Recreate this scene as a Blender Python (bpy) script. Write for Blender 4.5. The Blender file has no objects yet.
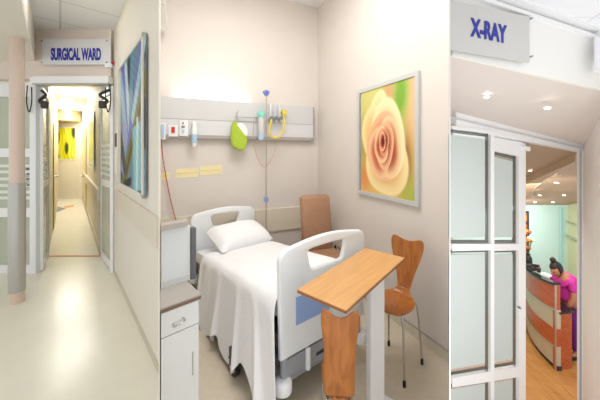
import bpy, bmesh, math, random
from mathutils import Vector, Matrix
random.seed(4)
S = bpy.context.scene
COL = S.collection
F, CX, CY, EYE = 270.0, 300.0, 152.0, 1.72      # lens in pixels, principal point, eye height

# ------------------------------------------------------------------ materials
MATS = {}
def mat(name, col, rough=.5, metal=0., noise=0., nscale=30., emit=None, es=1., alpha=1., trans=0., ior=1.45, coat=0., bump=0., spec=.5):
    if name in MATS: return MATS[name]
    m = bpy.data.materials.new(name); m.use_nodes = True
    nt = m.node_tree; b = nt.nodes['Principled BSDF']
    c = (*col, 1.)
    b.inputs['Base Color'].default_value = c
    b.inputs['Roughness'].default_value = rough
    b.inputs['Metallic'].default_value = metal
    b.inputs['IOR'].default_value = ior
    b.inputs['Alpha'].default_value = alpha
    b.inputs['Transmission Weight'].default_value = trans
    b.inputs['Coat Weight'].default_value = coat
    b.inputs['Specular IOR Level'].default_value = spec
    if emit:
        b.inputs['Emission Color'].default_value = (*emit, 1.); b.inputs['Emission Strength'].default_value = es
    if noise or bump:
        tc = nt.nodes.new('ShaderNodeTexCoord')
        n = nt.nodes.new('ShaderNodeTexNoise'); n.inputs['Scale'].default_value = nscale; n.inputs['Detail'].default_value = 4
        nt.links.new(tc.outputs['Object'], n.inputs['Vector'])
        if noise:
            r = nt.nodes.new('ShaderNodeValToRGB')
            r.color_ramp.elements[0].position = .3; r.color_ramp.elements[1].position = .7
            r.color_ramp.elements[0].color = (*[max(0, x*(1-noise)) for x in col], 1)
            r.color_ramp.elements[1].color = (*[min(1, x*(1+noise)) for x in col], 1)
            nt.links.new(n.outputs['Fac'], r.inputs['Fac']); nt.links.new(r.outputs['Color'], b.inputs['Base Color'])
        if bump:
            bp = nt.nodes.new('ShaderNodeBump'); bp.inputs['Strength'].default_value = bump; bp.inputs['Distance'].default_value = .01
            nt.links.new(n.outputs['Fac'], bp.inputs['Height']); nt.links.new(bp.outputs['Normal'], b.inputs['Normal'])
    MATS[name] = m
    return m

def s2l(r, g, b):
    f = lambda v: (v/255/12.92 if v/255 <= .04045 else ((v/255+.055)/1.055)**2.4)
    return (f(r), f(g), f(b))

def wood(name, c1, c2, scale=(1., 14., 14.), rough=.35, rotz=0., planks=None):
    m = bpy.data.materials.new(name); m.use_nodes = True
    nt = m.node_tree; b = nt.nodes['Principled BSDF']; b.inputs['Roughness'].default_value = rough
    tc = nt.nodes.new('ShaderNodeTexCoord'); mp = nt.nodes.new('ShaderNodeMapping')
    mp.inputs['Scale'].default_value = scale; mp.inputs['Rotation'].default_value = (0, 0, rotz)
    n = nt.nodes.new('ShaderNodeTexNoise'); n.inputs['Scale'].default_value = 3.; n.inputs['Detail'].default_value = 6; n.inputs['Distortion'].default_value = .6
    r = nt.nodes.new('ShaderNodeValToRGB')
    r.color_ramp.elements[0].position = .32; r.color_ramp.elements[1].position = .68
    r.color_ramp.elements[0].color = (*c1, 1); r.color_ramp.elements[1].color = (*c2, 1)
    nt.links.new(tc.outputs['Object'], mp.inputs['Vector']); nt.links.new(mp.outputs['Vector'], n.inputs['Vector'])
    nt.links.new(n.outputs['Fac'], r.inputs['Fac'])
    out = r.outputs['Color']
    if planks:
        mp2 = nt.nodes.new('ShaderNodeMapping'); mp2.inputs['Rotation'].default_value = (0, 0, rotz)
        br = nt.nodes.new('ShaderNodeTexBrick'); br.inputs['Scale'].default_value = 1.
        br.inputs['Brick Width'].default_value = planks[0]; br.inputs['Row Height'].default_value = planks[1]
        br.inputs['Mortar Size'].default_value = .002
        br.inputs['Color1'].default_value = (1, 1, 1, 1); br.inputs['Color2'].default_value = (.8, .76, .72, 1); br.inputs['Mortar'].default_value = (.55, .45, .38, 1)
        nt.links.new(tc.outputs['Object'], mp2.inputs['Vector']); nt.links.new(mp2.outputs['Vector'], br.inputs['Vector'])
        mx = nt.nodes.new('ShaderNodeMix'); mx.data_type = 'RGBA'; mx.blend_type = 'MULTIPLY'; mx.inputs[0].default_value = 1.
        nt.links.new(out, mx.inputs[6]); nt.links.new(br.outputs['Color'], mx.inputs[7]); out = mx.outputs[2]
    nt.links.new(out, b.inputs['Base Color'])
    MATS[name] = m
    return m

def tiles(name, col, line, size, rotz, rough=.7, w=.01):
    m = bpy.data.materials.new(name); m.use_nodes = True
    nt = m.node_tree; b = nt.nodes['Principled BSDF']; b.inputs['Roughness'].default_value = rough
    tc = nt.nodes.new('ShaderNodeTexCoord'); mp = nt.nodes.new('ShaderNodeMapping'); mp.inputs['Rotation'].default_value = (0, 0, rotz)
    br = nt.nodes.new('ShaderNodeTexBrick'); br.offset = 0.; br.inputs['Scale'].default_value = 1.
    br.inputs['Brick Width'].default_value = size; br.inputs['Row Height'].default_value = size; br.inputs['Mortar Size'].default_value = w
    br.inputs['Color1'].default_value = (*col, 1); br.inputs['Color2'].default_value = (*col, 1); br.inputs['Mortar'].default_value = (*line, 1)
    nt.links.new(tc.outputs['Object'], mp.inputs['Vector']); nt.links.new(mp.outputs['Vector'], br.inputs['Vector'])
    nt.links.new(br.outputs['Color'], b.inputs['Base Color'])
    MATS[name] = m
    return m

def paint_mat(name, rough=.45):
    m = bpy.data.materials.new(name); m.use_nodes = True
    nt = m.node_tree; b = nt.nodes['Principled BSDF']; b.inputs['Roughness'].default_value = rough; b.inputs['Specular IOR Level'].default_value = .2
    a = nt.nodes.new('ShaderNodeAttribute'); a.attribute_name = 'print'
    nt.links.new(a.outputs['Color'], b.inputs['Base Color'])
    return m

WALL = mat('warm_cream_wall_paint', s2l(221, 213, 206), .6, noise=.015, nscale=3)
WALLW = mat('white_wall_paint', s2l(240, 238, 233), .6)
CORW = mat('corridor_cream_paint', s2l(231, 224, 210), .55, noise=.01, nscale=2)
PINK = mat('pinkish_beige_paint', s2l(230, 216, 205), .55)
GUARD = mat('beige_wall_guard', s2l(224, 214, 196), .4)
SKIRT = mat('vinyl_skirting', s2l(205, 196, 176), .4)
VINYL = mat('polished_cream_vinyl', s2l(236, 231, 214), .22, noise=.02, nscale=6, spec=.4)
VINYL2 = mat('beige_ward_vinyl', s2l(205, 192, 172), .3, noise=.04, nscale=20)
WHITE = mat('white_powder_coat', s2l(240, 241, 242), .3)
PLASTIC = mat('white_moulded_plastic', s2l(238, 242, 245), .3)
CEILW = mat('ceiling_white', s2l(240, 240, 240), .7)
ALU = mat('brushed_aluminium', s2l(190, 190, 188), .3, metal=.9)
STEEL = mat('stainless_steel', s2l(190, 187, 182), .3, metal=.55, noise=.04, nscale=80)
CHROME = mat('chrome', s2l(200, 200, 200), .12, metal=1.)
SILVER = mat('silver_frame', s2l(206, 208, 208), .35, metal=.3)
BLACK = mat('black_rubber', s2l(28, 28, 30), .5)
DARK = mat('dark_grey_metal', s2l(70, 66, 64), .45, metal=.4)
GREY = mat('bed_grey_enamel', s2l(160, 162, 168), .4)
LGREY = mat('light_grey_panel', s2l(205, 207, 210), .4)
RAILM = mat('pale_grey_trunking', s2l(208, 208, 209), .4)
RAILD = mat('grey_bumper_strip', s2l(172, 167, 160), .45)
LINEN = mat('white_bed_linen', s2l(240, 240, 243), .85, bump=.25, nscale=60)
PILLOWM = mat('white_pillowcase', s2l(244, 244, 247), .85, bump=.15, nscale=40)
TAN = mat('tan_leather', s2l(170, 130, 102), .45, noise=.05, nscale=25, bump=.1)
BLUEL = mat('pale_blue_label', s2l(150, 176, 226), .4)
BLUE = mat('sign_blue', s2l(44, 52, 158), .4)
ORANGE_W = wood('orange_bentwood', s2l(152, 88, 36), s2l(184, 114, 52), (12., 12., 1.2), .32)
TABLE_W = wood('light_oak_laminate', s2l(204, 152, 96), s2l(216, 166, 108), (1.2, 14., 14.), .28)
TABLE_E = mat('dark_oak_edge', s2l(150, 92, 52), .4)
REDW = wood('cherry_desk_veneer', s2l(160, 74, 40), s2l(186, 94, 52), (3., 3., 10.), .3)
PLANK = wood('oak_plank_floor', s2l(184, 126, 66), s2l(206, 150, 88), (9., 1., 9.), .3, rotz=.25, planks=(2.2, .16))
DESKG = mat('beige_desk_panel', s2l(190, 182, 160), .35, metal=.2)
AQUA = mat('pale_aqua_wall', s2l(186, 218, 210), .5)
OLIVE = mat('pale_olive_wall', s2l(190, 196, 160), .5)
TAUPE = mat('taupe_ceiling', s2l(176, 152, 128), .6)
TAUPE2 = mat('brightened_fascia', s2l(244, 238, 230), .6)  # pale fascia, whitened in its colour for the lamp light it misses
FROST = mat('frosted_glass', s2l(206, 216, 214), .35, alpha=.93)
GLASS = mat('clear_glass', s2l(226, 236, 232), .03, alpha=.25)
GREENG = mat('greenish_glass', s2l(196, 204, 184), .12, alpha=.7)
DGLASS = mat('dark_glass_edge', s2l(96, 98, 96), .3)
STRIPE = mat('frosted_stripe', s2l(226, 232, 222), .5)
CLEARP = mat('clear_acrylic', s2l(236, 238, 240), .08, alpha=.55)
CLEARD = mat('frosted_acrylic', s2l(226, 226, 226), .3, alpha=.85)
YELLOWT = mat('yellow_tubing', s2l(232, 206, 70), .4)
GREEN = mat('lime_green_plastic', s2l(172, 196, 58), .5, noise=.06, nscale=20)
CYAN = mat('cyan_plastic', s2l(130, 214, 204), .4)
REDP = mat('red_plastic', s2l(206, 52, 56), .4)
REDC = mat('red_cord', s2l(186, 84, 66), .5)
STICK = mat('yellow_sticker', s2l(240, 229, 184), .5)
BLUEP = mat('blue_plastic', s2l(96, 118, 206), .4)
PALEB = mat('pale_blue_plastic', s2l(176, 204, 230), .4)
BEIGEP = mat('beige_plastic', s2l(206, 186, 160), .5)
SKIN = mat('skin', s2l(176, 120, 92), .5)
HAIR = mat('dark_hair', s2l(34, 26, 26), .5)
MAGENTA = mat('magenta_shirt', s2l(186, 44, 142), .7, noise=.1, nscale=20)
PURPLE = mat('dark_purple_skirt', s2l(110, 30, 120), .7)
LAMP = mat('lamp_diffuser', (1, 1, 1), .5, emit=(1, .97, .9), es=6.)
LAMPW = mat('bedhead_tube', (1, 1, 1), .5, emit=(1, .98, .92), es=2.2)
SPOTL = mat('spot_bulb', (1, 1, 1), .5, emit=(1, .95, .85), es=7.)
PALEGREY = mat('cabinet_pale_grey', s2l(222, 224, 224), .4)
TOPG = mat('cabinet_grey_top', s2l(172, 166, 160), .4)
EDGEB = mat('brown_edge', s2l(120, 96, 80), .5)
CREAMD = mat('yellow_cream_door', s2l(230, 214, 168), .5)
REDLINE = mat('red_floor_strip', s2l(206, 120, 84), .4)
FBLUE = mat('blue_grey_floor_inlay', s2l(136, 146, 158), .25)
FORANGE = mat('orange_floor_inlay', s2l(226, 170, 112), .25)

# ------------------------------------------------------------------ helpers
def P(px, py, y):                      # point seen at (px, py) at distance y
    return Vector(((px-CX)/F*y, y, EYE-(py-CY)/F*y))
def G(px, py, z=0.):                   # point of the level z seen at (px, py)
    return P(px, py, (EYE-z)*F/(py-CY))

class Wall:                            # an upright plane: a point, a direction along it
    def __init__(s, p, d):
        s.p = Vector((p[0], p[1], 0)); s.d = Vector((d[0], d[1], 0)).normalized()
        n = Vector((s.d.y, -s.d.x, 0))
        if n.dot(-s.p) < 0: n = -n
        s.n = n                        # towards the viewer
    def foot(s, px, off=0.):
        q = s.p+s.n*off; k = (px-CX)/F
        t = (k*q.y-q.x)/(s.d.x-k*s.d.y)
        return q+s.d*t
    def hit(s, px, py, off=0.):
        f = s.foot(px, off); return P(px, py, f.y)
    def z(s, px, py, off=0.): return s.hit(px, py, off).z

ROOT = {}
def thing(name, label, cat, loc=(0, 0, 0), rz=0., group=None):
    o = bpy.data.objects.new(name, None); COL.objects.link(o)
    o.empty_display_size = .1
    o.location = loc; o.rotation_euler = (0, 0, rz)
    o['label'] = label; o['category'] = cat
    if group: o['group'] = group
    ROOT[o.name] = Matrix.Translation(Vector(loc)) @ Matrix.Rotation(rz, 4, 'Z')
    return o
def tag(o, label, cat, group=None):
    o['label'] = label; o['category'] = cat
    if group: o['group'] = group
    return o
def obj(name, bm, m, parent=None, local=False, smooth=False, recalc=True):
    if recalc: bmesh.ops.recalc_face_normals(bm, faces=bm.faces)
    if parent is not None:
        M = ROOT.get(parent.name, Matrix())
        if not local: bm.transform(M.inverted())
    me = bpy.data.meshes.new(name); bm.to_mesh(me); bm.free()
    for x in (m if isinstance(m, (list, tuple)) else [m]): me.materials.append(x)
    if smooth:
        for p in me.polygons: p.use_smooth = True
        try: me.set_sharp_from_angle(angle=math.radians(42))
        except Exception: pass
    o = bpy.data.objects.new(name, me); COL.objects.link(o)
    if parent is not None:
        o.parent = parent; ROOT[o.name] = M
    return o
def origin_to_base(o):
    vs = [v.co for v in o.data.vertices]
    c = Vector(((min(v.x for v in vs)+max(v.x for v in vs))/2, (min(v.y for v in vs)+max(v.y for v in vs))/2, min(v.z for v in vs)))
    o.data.transform(Matrix.Translation(-c)); o.location = c
    ROOT[o.name] = Matrix.Translation(c)
    return o
def one(name, bm, m, label, cat, group=None, smooth=False):   # a thing that is one mesh
    return origin_to_base(tag(obj(name, bm, m, smooth=smooth), label, cat, group))
def struct(name, bm, m, parent=None, smooth=False):
    o = obj(name, bm, m, parent, smooth=smooth)
    if parent is None: o['kind'] = 'structure'
    return o
def B(): return bmesh.new()
def quad(bm, *pts):
    return bm.faces.new([bm.verts.new(p) for p in pts])
def prism(bm, pts, vec):               # polygon extruded by a vector
    vec = Vector(vec); n = len(pts)
    a = [bm.verts.new(p) for p in pts]; b = [bm.verts.new(Vector(p)+vec) for p in pts]
    bm.faces.new(a); bm.faces.new(b[::-1])
    for i in range(n): bm.faces.new([a[i], b[i], b[(i+1) % n], a[(i+1) % n]])
    return bm
def box(bm, c, s, rz=0., bev=0.):
    t = bmesh.new(); bmesh.ops.create_cube(t, size=1.)
    bmesh.ops.scale(t, vec=s, verts=t.verts)
    if bev: bmesh.ops.bevel(t, geom=t.edges[:], offset=min(bev, min(s)*.45), segments=2, affect='EDGES', profile=.5)
    t.transform(Matrix.Translation(Vector(c)) @ Matrix.Rotation(rz, 4, 'Z'))
    join(bm, t); return bm
def join(bm, t):
    me = bpy.data.meshes.new('tmp'); t.to_mesh(me); t.free(); bm.from_mesh(me); bpy.data.meshes.remove(me)
def tube(bm, pts, r, seg=8, cap=True):
    pts = [Vector(p) for p in pts]; rings = []
    up = Vector((0, 0, 1)); prev = None
    for i, p in enumerate(pts):
        d = (pts[min(i+1, len(pts)-1)]-pts[max(i-1, 0)]).normalized()
        if prev is None:
            a = d.cross(up)
            if a.length < 1e-3: a = d.cross(Vector((1, 0, 0)))
        else: a = prev-d*prev.dot(d)
        a.normalize(); prev = a; b = d.cross(a)
        rr = r[i] if isinstance(r, (list, tuple)) else r
        rings.append([bm.verts.new(p+(a*math.cos(2*math.pi*k/seg)+b*math.sin(2*math.pi*k/seg))*rr) for k in range(seg)])
    for i in range(len(rings)-1):
        for k in range(seg):
            bm.faces.new([rings[i][k], rings[i][(k+1) % seg], rings[i+1][(k+1) % seg], rings[i+1][k]])
    if cap: bm.faces.new(rings[0][::-1]); bm.faces.new(rings[-1])
    return bm
def cyl(bm, p0, p1, r, seg=20): return tube(bm, [p0, p1], r, seg)
def lathe(bm, c, prof, seg=20):        # prof: (radius, z)
    c = Vector(c); rings = []
    for r, z in prof:
        rings.append([bm.verts.new(c+Vector((max(r, 1e-4)*math.cos(2*math.pi*k/seg), max(r, 1e-4)*math.sin(2*math.pi*k/seg), z))) for k in range(seg)])
    for i in range(len(rings)-1):
        for k in range(seg): bm.faces.new([rings[i][k], rings[i][(k+1) % seg], rings[i+1][(k+1) % seg], rings[i+1][k]])
    bm.faces.new(rings[0][::-1]); bm.faces.new(rings[-1])
    return bm
def smooth_path(pts, n=8):
    pts = [Vector(p) for p in pts]; out = []
    for i in range(len(pts)-1):
        p0, p1, p2, p3 = pts[max(i-1, 0)], pts[i], pts[i+1], pts[min(i+2, len(pts)-1)]
        for k in range(n):
            t = k/n
            out.append(.5*((2*p1)+(p2-p0)*t+(2*p0-5*p1+4*p2-p3)*t*t+(3*p1-p0-3*p2+p3)*t**3))
    out.append(pts[-1]); return out
def wrect(bm, w, x0, x1, yt, yb, off=0., depth=.02, xref=None):   # level slab lying on a wall
    xr = (x0+x1)/2 if xref is None else xref
    zt, zb = w.z(xr, yt, off), w.z(xr, yb, off)
    a, b = w.foot(x0, off), w.foot(x1, off)
    prism(bm, [(a.x, a.y, zb), (b.x, b.y, zb), (b.x, b.y, zt), (a.x, a.y, zt)], w.n*depth)
    return bm
def wz(bm, w, x0, x1, zt, zb, off=0., depth=.02):
    a, b = w.foot(x0, off), w.foot(x1, off)
    prism(bm, [(a.x, a.y, zb), (b.x, b.y, zb), (b.x, b.y, zt), (a.x, a.y, zt)], w.n*depth)
    return bm
def wpoly(bm, w, pix, off=0., depth=.02):                           # traced outline lying on a wall
    prism(bm, [w.hit(x, y, off) for x, y in pix], w.n*depth); return bm
def curve_bm(loops, thick, bev=0.):     # flat plate with holes, in x-z, thickness along y
    cu = bpy.data.curves.new('c', 'CURVE'); cu.dimensions = '2D'; cu.fill_mode = 'BOTH'
    cu.extrude = thick/2-bev; cu.bevel_depth = bev; cu.bevel_resolution = 2
    if bev: cu.offset = -bev
    for lp in loops:
        s = cu.splines.new('POLY'); s.points.add(len(lp)-1); s.use_cyclic_u = True
        for q, (u, v) in zip(s.points, lp): q.co = (u, v, 0, 1)
    o = bpy.data.objects.new('c', cu); COL.objects.link(o)
    dg = bpy.context.evaluated_depsgraph_get()
    me = bpy.data.meshes.new_from_object(o.evaluated_get(dg))
    bm = bmesh.new(); bm.from_mesh(me)
    bpy.data.objects.remove(o); bpy.data.curves.remove(cu); bpy.data.meshes.remove(me)
    bmesh.ops.remove_doubles(bm, verts=bm.verts, dist=1e-5)
    bm.transform(Matrix(((1, 0, 0, 0), (0, 0, -1, 0), (0, 1, 0, 0), (0, 0, 0, 1))))
    return bm
def rounded(u0, v0, u1, v1, r, n=6):
    if not isinstance(r, (tuple, list)): r = (r,)*4
    out = []
    for (cx, cy, a0, rr) in ((u1-r[0], v1-r[0], 0, r[0]), (u0+r[1], v1-r[1], 90, r[1]), (u0+r[2], v0+r[2], 180, r[2]), (u1-r[3], v0+r[3], 270, r[3])):
        for k in range(n+1):
            a = math.radians(a0+90*k/n); out.append((cx+rr*math.cos(a), cy+rr*math.sin(a)))
    return out
def text_bm(txt, origin, ux, uy, width, height, thick=.004, bold=.0):
    cu = bpy.data.curves.new('t', 'FONT'); cu.body = txt; cu.extrude = .01; cu.offset = bold; cu.size = 1.
    o = bpy.data.objects.new('t', cu); COL.objects.link(o)
    dg = bpy.context.evaluated_depsgraph_get(); me = bpy.data.meshes.new_from_object(o.evaluated_get(dg))
    bm = bmesh.new(); bm.from_mesh(me)
    bpy.data.objects.remove(o); bpy.data.curves.remove(cu); bpy.data.meshes.remove(me)
    xs = [v.co.x for v in bm.verts]; ys = [v.co.y for v in bm.verts]
    x0, x1, y0, y1 = min(xs), max(xs), min(ys), max(ys)
    ux = Vector(ux).normalized(); uy = Vector(uy).normalized(); n = ux.cross(uy); o0 = Vector(origin)
    for v in bm.verts:
        c = v.co.copy()
        v.co = o0+ux*((c.x-x0)/(x1-x0)*width)+uy*((c.y-y0)/(y1-y0)*height)+n*(thick*(1 if c.z > 0 else 0))
    return bm
def picture(name, w, x0, x1, zt, zb, off, fn, nu, nv, parent):      # a printed sheet: colours from a function of (u, v)
    a, b = w.foot(x0, off), w.foot(x1, off)
    bm = bmesh.new(); lay = bm.loops.layers.float_color.new('print')
    V = [[bm.verts.new(((a.x+(b.x-a.x)*i/nu), (a.y+(b.y-a.y)*i/nu), zb+(zt-zb)*j/nv)) for j in range(nv+1)] for i in range(nu+1)]
    for i in range(nu):
        for j in range(nv):
            f = bm.faces.new([V[i][j], V[i+1][j], V[i+1][j+1], V[i][j+1]])
            for l, (p, q) in zip(f.loops, ((i, j), (i+1, j), (i+1, j+1), (i, j+1))):
                l[lay] = (*s2l(*[max(0, min(255, c)) for c in fn(p/nu, q/nv)]), 1.)
    return obj(name, bm, paint_mat(name+'_print'), parent)
def lerp(a, b, t):
    t = max(0., min(1., t)); return tuple(x+(y-x)*t for x, y in zip(a, b))
def sstep(a, b, x):
    t = max(0., min(1., (x-a)/(b-a))); return t*t*(3-2*t)

# ================================================================== LEFT PICTURE: lobby and corridor of the surgical ward
HL = EYE-1.47                                   # its floor level
dcor = (-.888, 1.)
front = Wall((-2.5, 3.31), (1, 0))              # the glazed screen and the wall above it
rw_p = G(115, 274, HL)
cor_right = Wall((rw_p.x, rw_p.y), dcor)
far_d = ((67-CX)/F, 1.)
in_right = Wall(tuple(G(101, 257, HL))[:2], far_d)
in_left = Wall(tuple(G(48, 257, HL))[:2], far_d)
YF = 1.47*F/47.
farw = Wall((0, YF), (1, 0))
zc = front.z(80, 29)

# floor, red strip, inlays
bm = B(); prism(bm, [(-9.5, .6, HL), (-.32, .6, HL), (-.33, .65, HL), (-1.60, 3.1, HL), (-1.9, 3.6, HL), (-5.9, 8.9, HL), (-13, 8.9, HL)], (0, 0, -.05))
struct('floor', bm, VINYL)
bm = B(); prism(bm, [G(49, 256.6, HL+.002), G(101.5, 256.6, HL+.002), G(101.2, 255.4, HL+.002), G(49.3, 255.4, HL+.002)], (0, 0, .003))
one('floor_strip', bm, REDLINE, 'thin red strip across the shiny corridor floor at the doorway', 'floor strip')
bm = B(); prism(bm, [G(47, 209.5, HL), G(57, 206.5, HL), G(66, 208.5, HL), G(58, 212, HL)], (0, 0, .003))
one('floor_inlay', bm, FBLUE, 'blue-grey diamond inlaid in the corridor floor', 'floor inlay', 'floor inlays')
bm = B(); prism(bm, [G(63, 206.5, HL), G(72, 205, HL), G(75, 206.3, HL), G(66, 208.2, HL)], (0, 0, .003))
one('floor_inlay', bm, FORANGE, 'orange patch inlaid in the corridor floor beside the blue diamond', 'floor inlay', 'floor inlays')

# right wall of the lobby with guard rail and skirting
a = cor_right.foot(159.6); b_ = cor_right.foot(108)
bm = B(); prism(bm, [(a.x, a.y, HL), (b_.x, b_.y, HL), (b_.x, b_.y, zc+.3), (a.x, a.y, zc+.3)], -cor_right.n*.006)
struct('wall_right', bm, CORW)
zt, zb = cor_right.z(130, 199.2, .015), cor_right.z(130, 222.2, .015)
bm = B(); wz(bm, cor_right, 116.5, 159.3, zt, zb, 0, .018); struct('trim_1', bm, GUARD)
bm = B(); wz(bm, cor_right, 115.5, 159.3, cor_right.z(140, 323.5), HL, 0, .008); struct('baseboard_right', bm, SKIRT)

# ceiling, drop bulkhead
bm = B(); prism(bm, [(-7, 1.2, zc), (-.7, 1.2, zc), (-1.62, 3.31, zc), (-7, 3.31, zc)], (0, 0, .05))
struct('ceiling', bm, tiles('ceiling_tiles', s2l(238, 238, 236), s2l(205, 205, 203), .6, math.radians(-41.6), w=.009))
zs = front.z(20, 61)
e0 = Vector((front.foot(35.).x, 3.31, 0)); dirc = Vector((.9, -1., 0))
e1 = e0+dirc*2.2
bm = B(); prism(bm, [(e0.x, e0.y, zs), (e1.x, e1.y, zs), (-7, e1.y, zs), (-7, e0.y, zs)], (0, 0, zc-zs)); struct('bulkhead', bm, CORW)
# front wall above the screen and doors (opening below)
zh1, zh0 = front.z(80, 78), front.z(80, 86)
zf0 = HL
bm = B(); wz(bm, front, -160, 117.5, zc, front.z(80, 79), -.12, .12); struct('wall_front', bm, PINK)
# door header (operator housing)
bm = B(); wz(bm, front, 40, 113.5, zh1, zh0, 0, .09)
t = thing('door_operator', 'long white automatic door operator housing above the ward doors', 'door operator', tuple(front.foot(76))[:2]+(zh0,))
obj('housing', bm, WHITE, t)
bm = B(); wz(bm, front, 40, 113.5, front.z(80, 85), front.z(80, 86.6), 0, .095); obj('cover_strip', bm, ALU, t)

# the glazed screen at left
t = struct('window_1', wz(wz(wz(wz(wz(wz(B(), front, -60, 37, front.z(20, 84), front.z(20, 97), -.03, .06),
      front, -60, 37, front.z(20, 148.5), front.z(20, 157), -.03, .06), front, -60, 37, front.z(20, 207.5), front.z(20, 216.5), -.03, .06),
      front, -60, 37, front.z(20, 264), HL, -.03, .06), front, 36, 42, zh1, HL, -.04, .08), front, -1.5, .8, front.z(20, 97), HL, -.03, .055), WHITE)
bm = B(); wz(bm, front, -60, 36.5, front.z(20, 97), front.z(20, 264), -.004, .006); g = obj('pane', bm, GREENG, t)
bm = B()
for y in (166, 172, 179, 185.5, 192, 198): wz(bm, front, -60, 36.2, front.z(20, y-1.6), front.z(20, y+1.4), .003, .002)
obj('frosted_stripes', bm, STRIPE, t)
bm = B()
for i, y in enumerate((169, 174, 179, 185)):
    wz(bm, front, 26+i % 2, 36-(i % 3), front.z(20, y-1.), front.z(20, y+1.), .003, .003)
obj('black_markings', bm, DGLASS, t)
# what stands behind that screen: a plain room
bm = B(); prism(bm, [(-11, 5.2, HL), (-5.0, 5.2, HL), (-5.0, 5.2, zc), (-11, 5.2, zc)], (0, .05, 0)); struct('wall_back', bm, mat('greenish_back_wall', s2l(206, 206, 184), .6))

# round column
cb = G(17, 302, HL); r = .056
t = thing('column', 'round pinkish column with a stainless steel sleeve, beside the glazed screen', 'column', (cb.x, cb.y, HL))
obj('shaft', cyl(B(), (cb.x, cb.y, HL), (cb.x, cb.y, zs), r, 40), mat('column_pink_paint', s2l(222, 200, 184), .35), t, smooth=True)
zs1, zs0 = EYE-(183-CY)/F*cb.y, EYE-(291-CY)/F*cb.y
obj('steel_sleeve', lathe(B(), (cb.x, cb.y, 0), [(r+.001, zs0), (r+.007, zs0), (r+.007, zs1), (r+.001, zs1)], 40), STEEL, t, smooth=True)

# bi-fold glass leaves and their arms
def leaf(label, pf, pb, ytf, arm_px):
    # pf / pb: front and back foot pixels of the leaf
    A, Bp = G(*pf, HL), G(*pb, HL)
    w = Wall((A.x, A.y), (Bp.x-A.x, Bp.y-A.y))
    L = (Bp-A).length; u = (Bp-A)/L; ztop = zh0-.01; n = w.n
    t = thing('glass_door', label, 'door', (A.x, A.y, HL), 0, 'folded ward door leaves')
    def seg(bm, s0, s1, z0, z1, th=.03):
        p, q = A+u*s0, A+u*s1
        return prism(bm, [Vector((p.x, p.y, z0))-n*th/2, Vector((q.x, q.y, z0))-n*th/2, Vector((q.x, q.y, z1))-n*th/2, Vector((p.x, p.y, z1))-n*th/2], n*th)
    bm = B(); z0 = HL+.012
    seg(bm, 0, .05, z0, ztop); seg(bm, L-.04, L, z0, ztop); seg(bm, .05, L-.04, z0, z0+.09); seg(bm, .05, L-.04, ztop-.07, ztop)
    seg(bm, .05, L-.04, HL+1.02, HL+1.1)
    obj('frame', bm, WHITE, t)
    obj('pane', seg(B(), .05, L-.04, z0+.09, ztop-.07, .008), GREENG, t)
    bm = B()
    for k in range(6): seg(bm, .06, L-.05, HL+1.16+k*.075, HL+1.195+k*.075, .012)
    obj('frosted_stripes', bm, STRIPE, t)
    obj('edge_seal', seg(B(), L-.002, L+.018, z0, ztop, .034), DARK, t)
    p = A+u*.05
    bm = B(); tube(bm, smooth_path([(p.x, p.y-.02, ztop-.03), (p.x+arm_px*.10, p.y-.06, ztop-.10), (p.x+arm_px*.02, p.y-.05, ztop-.17), (p.x+arm_px*.08, p.y-.05, ztop-.23)], 6), .018, 8)
    box(bm, (p.x+arm_px*.08, p.y-.05, ztop-.22), (.07, .05, .09), .5, .01)
    obj('pivot_arm', bm, DARK, t, smooth=True)
    bm = B(); x0 = p.x-arm_px*.06
    tube(bm, smooth_path([(x0, 3.24, ztop), (x0-arm_px*.01, 3.24, ztop-.2), (x0+arm_px*.02, 3.24, ztop-.32), (x0+arm_px*.05, 3.24, ztop-.2), (x0+arm_px*.05, 3.24, ztop-.02)], 6), .006, 6)
    obj('cable_loop', bm, BLACK, t, smooth=True)
leaf('left folded glass door leaf of the ward entrance, next to the glazed screen', (41.5, 271.5), (47.2, 257.5), 88, 1)
leaf('right folded glass door leaf of the ward entrance, next to the blue painting wall', (112.5, 271.5), (101.5, 256.8), 88, -1)
bm = B(); wz(bm, front, 113.2, 116.2, zh0, HL, -.03, .06); struct('trim_2', bm, WHITE)

# SURGICAL WARD sign
t = thing('ward_sign', 'rectangular acrylic sign reading SURGICAL WARD in blue above the doors', 'sign', tuple(front.foot(77))[:2]+(front.z(77, 65),))
obj('panel', wz(B(), front, 43, 111, front.z(77, 40), front.z(77, 65.5), .03, .008), mat('sign_acrylic', s2l(224, 224, 226), .25), t)
for x in (45, 109):
    for y in (42, 63.5):
        p = front.hit(x, y, 0); obj('standoff', cyl(B(), p, p+Vector((0, -.045, 0)), .009, 12), CHROME, t, smooth=True)
o = front.hit(51, 60.5, .0385); wpx = (101-51)/F*front.foot(51, .0385).y
obj('lettering', text_bm('SURGICAL WARD', o, (1, 0, 0), (0, 0, 1), wpx, 12.6/F*3.27, .003, .042), BLUE, t)
# detector at the end of the sign wall, intercom boxes
t = thing('motion_detector', 'small white motion detector with a red light at the wall corner', 'detector', tuple(front.hit(112, 68)))
obj('body', wz(B(), front, 107.5, 114.5, front.z(111, 64.5), front.z(111, 68.3), 0, .05), WHITE, t)
obj('red_light', wz(B(), front, 113.4, 115.2, front.z(111, 63.3), front.z(111, 65.4), .02, .04), REDP, t)
t = thing('intercom', 'narrow white intercom with a black reader on the wall beside the right door leaf', 'intercom', tuple(cor_right.hit(117, 160)))
obj('body', wpoly(B(), cor_right, [(116.6, 149), (119.3, 148.5), (119.3, 174.5), (116.6, 173)], .002, .02), WHITE, t)
obj('reader', wpoly(B(), cor_right, [(116.6, 134), (118.6, 133), (118.6, 147), (116.6, 146.5)], .002, .02), DARK, t)

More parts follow.
